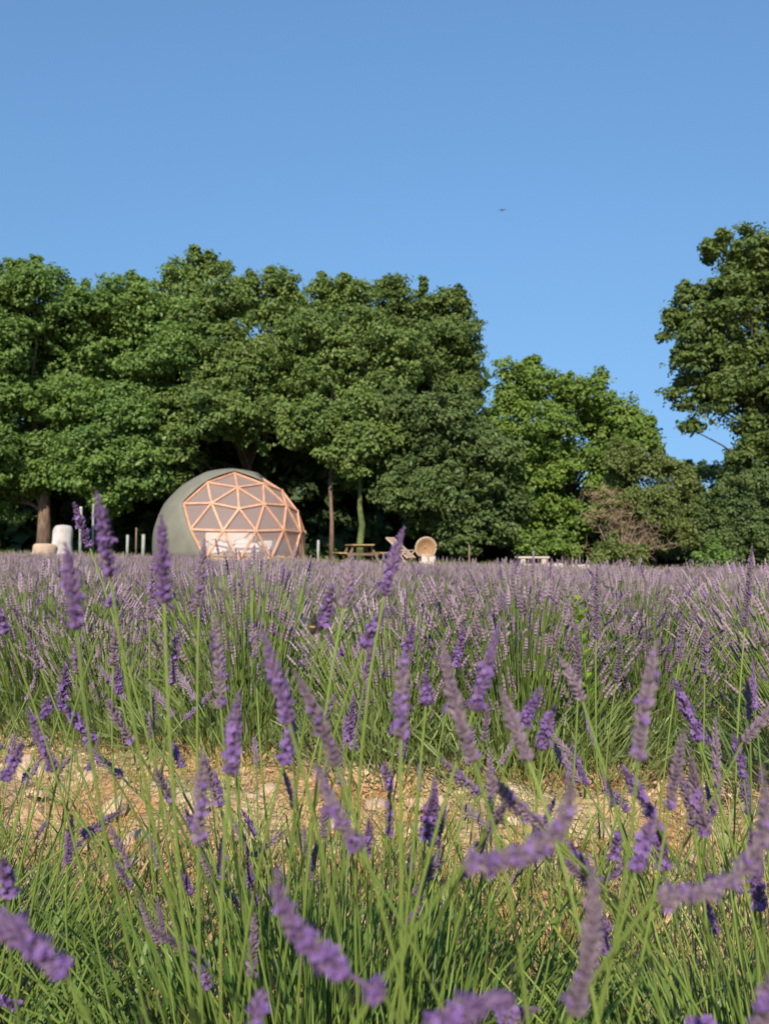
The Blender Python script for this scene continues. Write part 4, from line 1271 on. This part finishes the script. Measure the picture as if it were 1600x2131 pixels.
def log(px, d, L, r_, label):
    g = ground_at(px, d)
    t = empty('log', g, label, 'log', rz=R(random.uniform(-15, 15)))
    pts = [(-L / 2 + L * k / 6, .01 * math.sin(k * 2), r_ * .95) for k in range(7)]
    MB().tube(pts, [r_ * (1 + .06 * math.sin(k * 1.7)) for k in range(7)], 14, cap=False).build('bark', M['palewood'], t, smooth=True)
    for s in (-1, 1):
        MB().tube([(s * (L / 2 - .01), 0, r_ * .95), (s * (L / 2 + .004), 0, r_ * .95)], r_ * .99, 14).build('cut_end', M['deck'], t)
log(1152, 29.8, .62, .13, 'pale short log lying next to the slab bench')
log(1207, 29.8, .60, .12, 'pale short log lying apart by the straw-coloured bush')

def standing_stone(px, d, w_, h, label, name, mat, seed, squash=1.0):
    r = np.random.default_rng(seed)
    prof = [(0, .52), (.15, .50), (.4, .49), (.65, .49), (.82, .48), (.91, .44), (.965, .36), (.99, .20), (1.0, .02)]
    tv, tf = lathe_t(prof, 18)
    a = np.arctan2(tv[:, 1], tv[:, 0])
    k = 1 + .07 * np.sin(3 * a + tv[:, 2] * 4 + seed) + .05 * np.sin(7 * a - tv[:, 2] * 9) + r.normal(0, .022, len(tv))
    tv = tv * np.stack([k * w_ * (1.04 - .06 * tv[:, 2]), k * w_ * .8, np.full(len(tv), h)], -1)
    tv[:, 2] -= .03
    me = mesh_np(name, tv, tf, mat, smooth=True)
    g = ground_at(px, d)
    o = link(name, me, None, g, (0, R(2), .4))
    tag(o, label, 'stone')
standing_stone(129, 30, .70, 1.24, 'white upright standing stone with a rounded top beside the tall post', 'standing_stone', M['whitestone'], 3)
standing_stone(92, 29.6, .85, .58, 'low rounded tan boulder leaning by the white standing stone', 'boulder', M['tanstone'], 5)

def post(px, top, d, r_, mat, label, cap=False, tilt=0.0):
    g = ground_at(px, d)
    h = P(px, top, d).z - g.z
    t = empty('fence_post', g, label, 'post', None)
    t.rotation_euler = (0, R(tilt), 0)
    MB().tube([(0, 0, -.05), (0, 0, h * .5), (0.004, 0, h - .02)], [r_ * 1.05, r_, r_ * .97], 10).build('shaft', mat, t, smooth=True)
    MB().tube([(0.004, 0, h - .025), (0.004, 0, h)], [r_ * 1.04, r_ * .7], 10).build('post_top', M['linen'] if cap else mat, t)
post(167, 1055, 30, .055, M['postpale'], 'tall pale post with a white top beside the white standing stone', True)
post(193, 1048, 31, .045, M['postgreen'], 'tall grey-green post next to the white-topped post')
post(265, 1113, 30, .050, M['postpale'], 'short pale post standing left of a thin brown stake')
post(298, 1112, 30, .062, M['postpale'], 'short pale post standing close to the covered side of the dome')
post(283, 1098, 30.6, .028, M['postbrown'], 'thin brown stake between two short pale posts')
post(662, 1124, 30.5, .050, M['postpale'], 'short pale post between the dome and the picnic table')
post(976, 1134, 30.4, .030, M['postbrown'], 'thin stake standing in shade beyond the round wicker chair')

# ------------------------------------------------------------------ bird
def bird():
    c = P(1045, 437, 78)
    t = empty('bird', c, 'small dark bird gliding in the open sky', 'bird', rz=R(70))
    tv, tf = lathe_t([(-1, .03), (-.7, .3), (-.2, .8), (.2, 1), (.6, .7), (.85, .5), (1, .05)], 10)
    me = mesh_np('body', tv[:, [2, 0, 1]] * np.array([.20, .055, .055]), tf, M['feather'], smooth=True)
    b = link('body', me, t)
    for s in (-1, 1):
        V = [(.07, s * .03, .02), (.09, s * .18, .07), (.03, s * .36, .06), (-.06, s * .40, .055), (-.05, s * .2, .065), (-.07, s * .03, .02)]
        mb = MB().add(V + [(v[0], v[1], v[2] - .008) for v in V], [(0, 1, 2, 3, 4, 5), (11, 10, 9, 8, 7, 6)] + [(i, (i + 1) % 6, 6 + (i + 1) % 6, 6 + i) for i in range(6)])
        mb.build('wing', M['feather'], t)
    MB().add([(-.17, -.02, 0), (-.17, .02, 0), (-.32, .06, 0), (-.32, -.06, 0), (-.17, -.02, -.01), (-.17, .02, -.01), (-.32, .06, -.008), (-.32, -.06, -.008)],
             [(0, 1, 2, 3), (7, 6, 5, 4), (0, 4, 5, 1), (1, 5, 6, 2), (2, 6, 7, 3), (3, 7, 4, 0)]).build('tail', M['feather'], t)
    MB().tube([(.19, 0, .01), (.25, 0, 0)], [.018, .003], 6).build('beak', M['bee'], t)
bird()

import sys
print('plants', count, 'far', n_far, 'objects', len(bpy.data.objects), 'tris', sum(sum(p - 2 for p in [len(pp.vertices) for pp in m.polygons]) if len(m.polygons) < 5000 else len(m.polygons) * 2 for m in bpy.data.meshes))
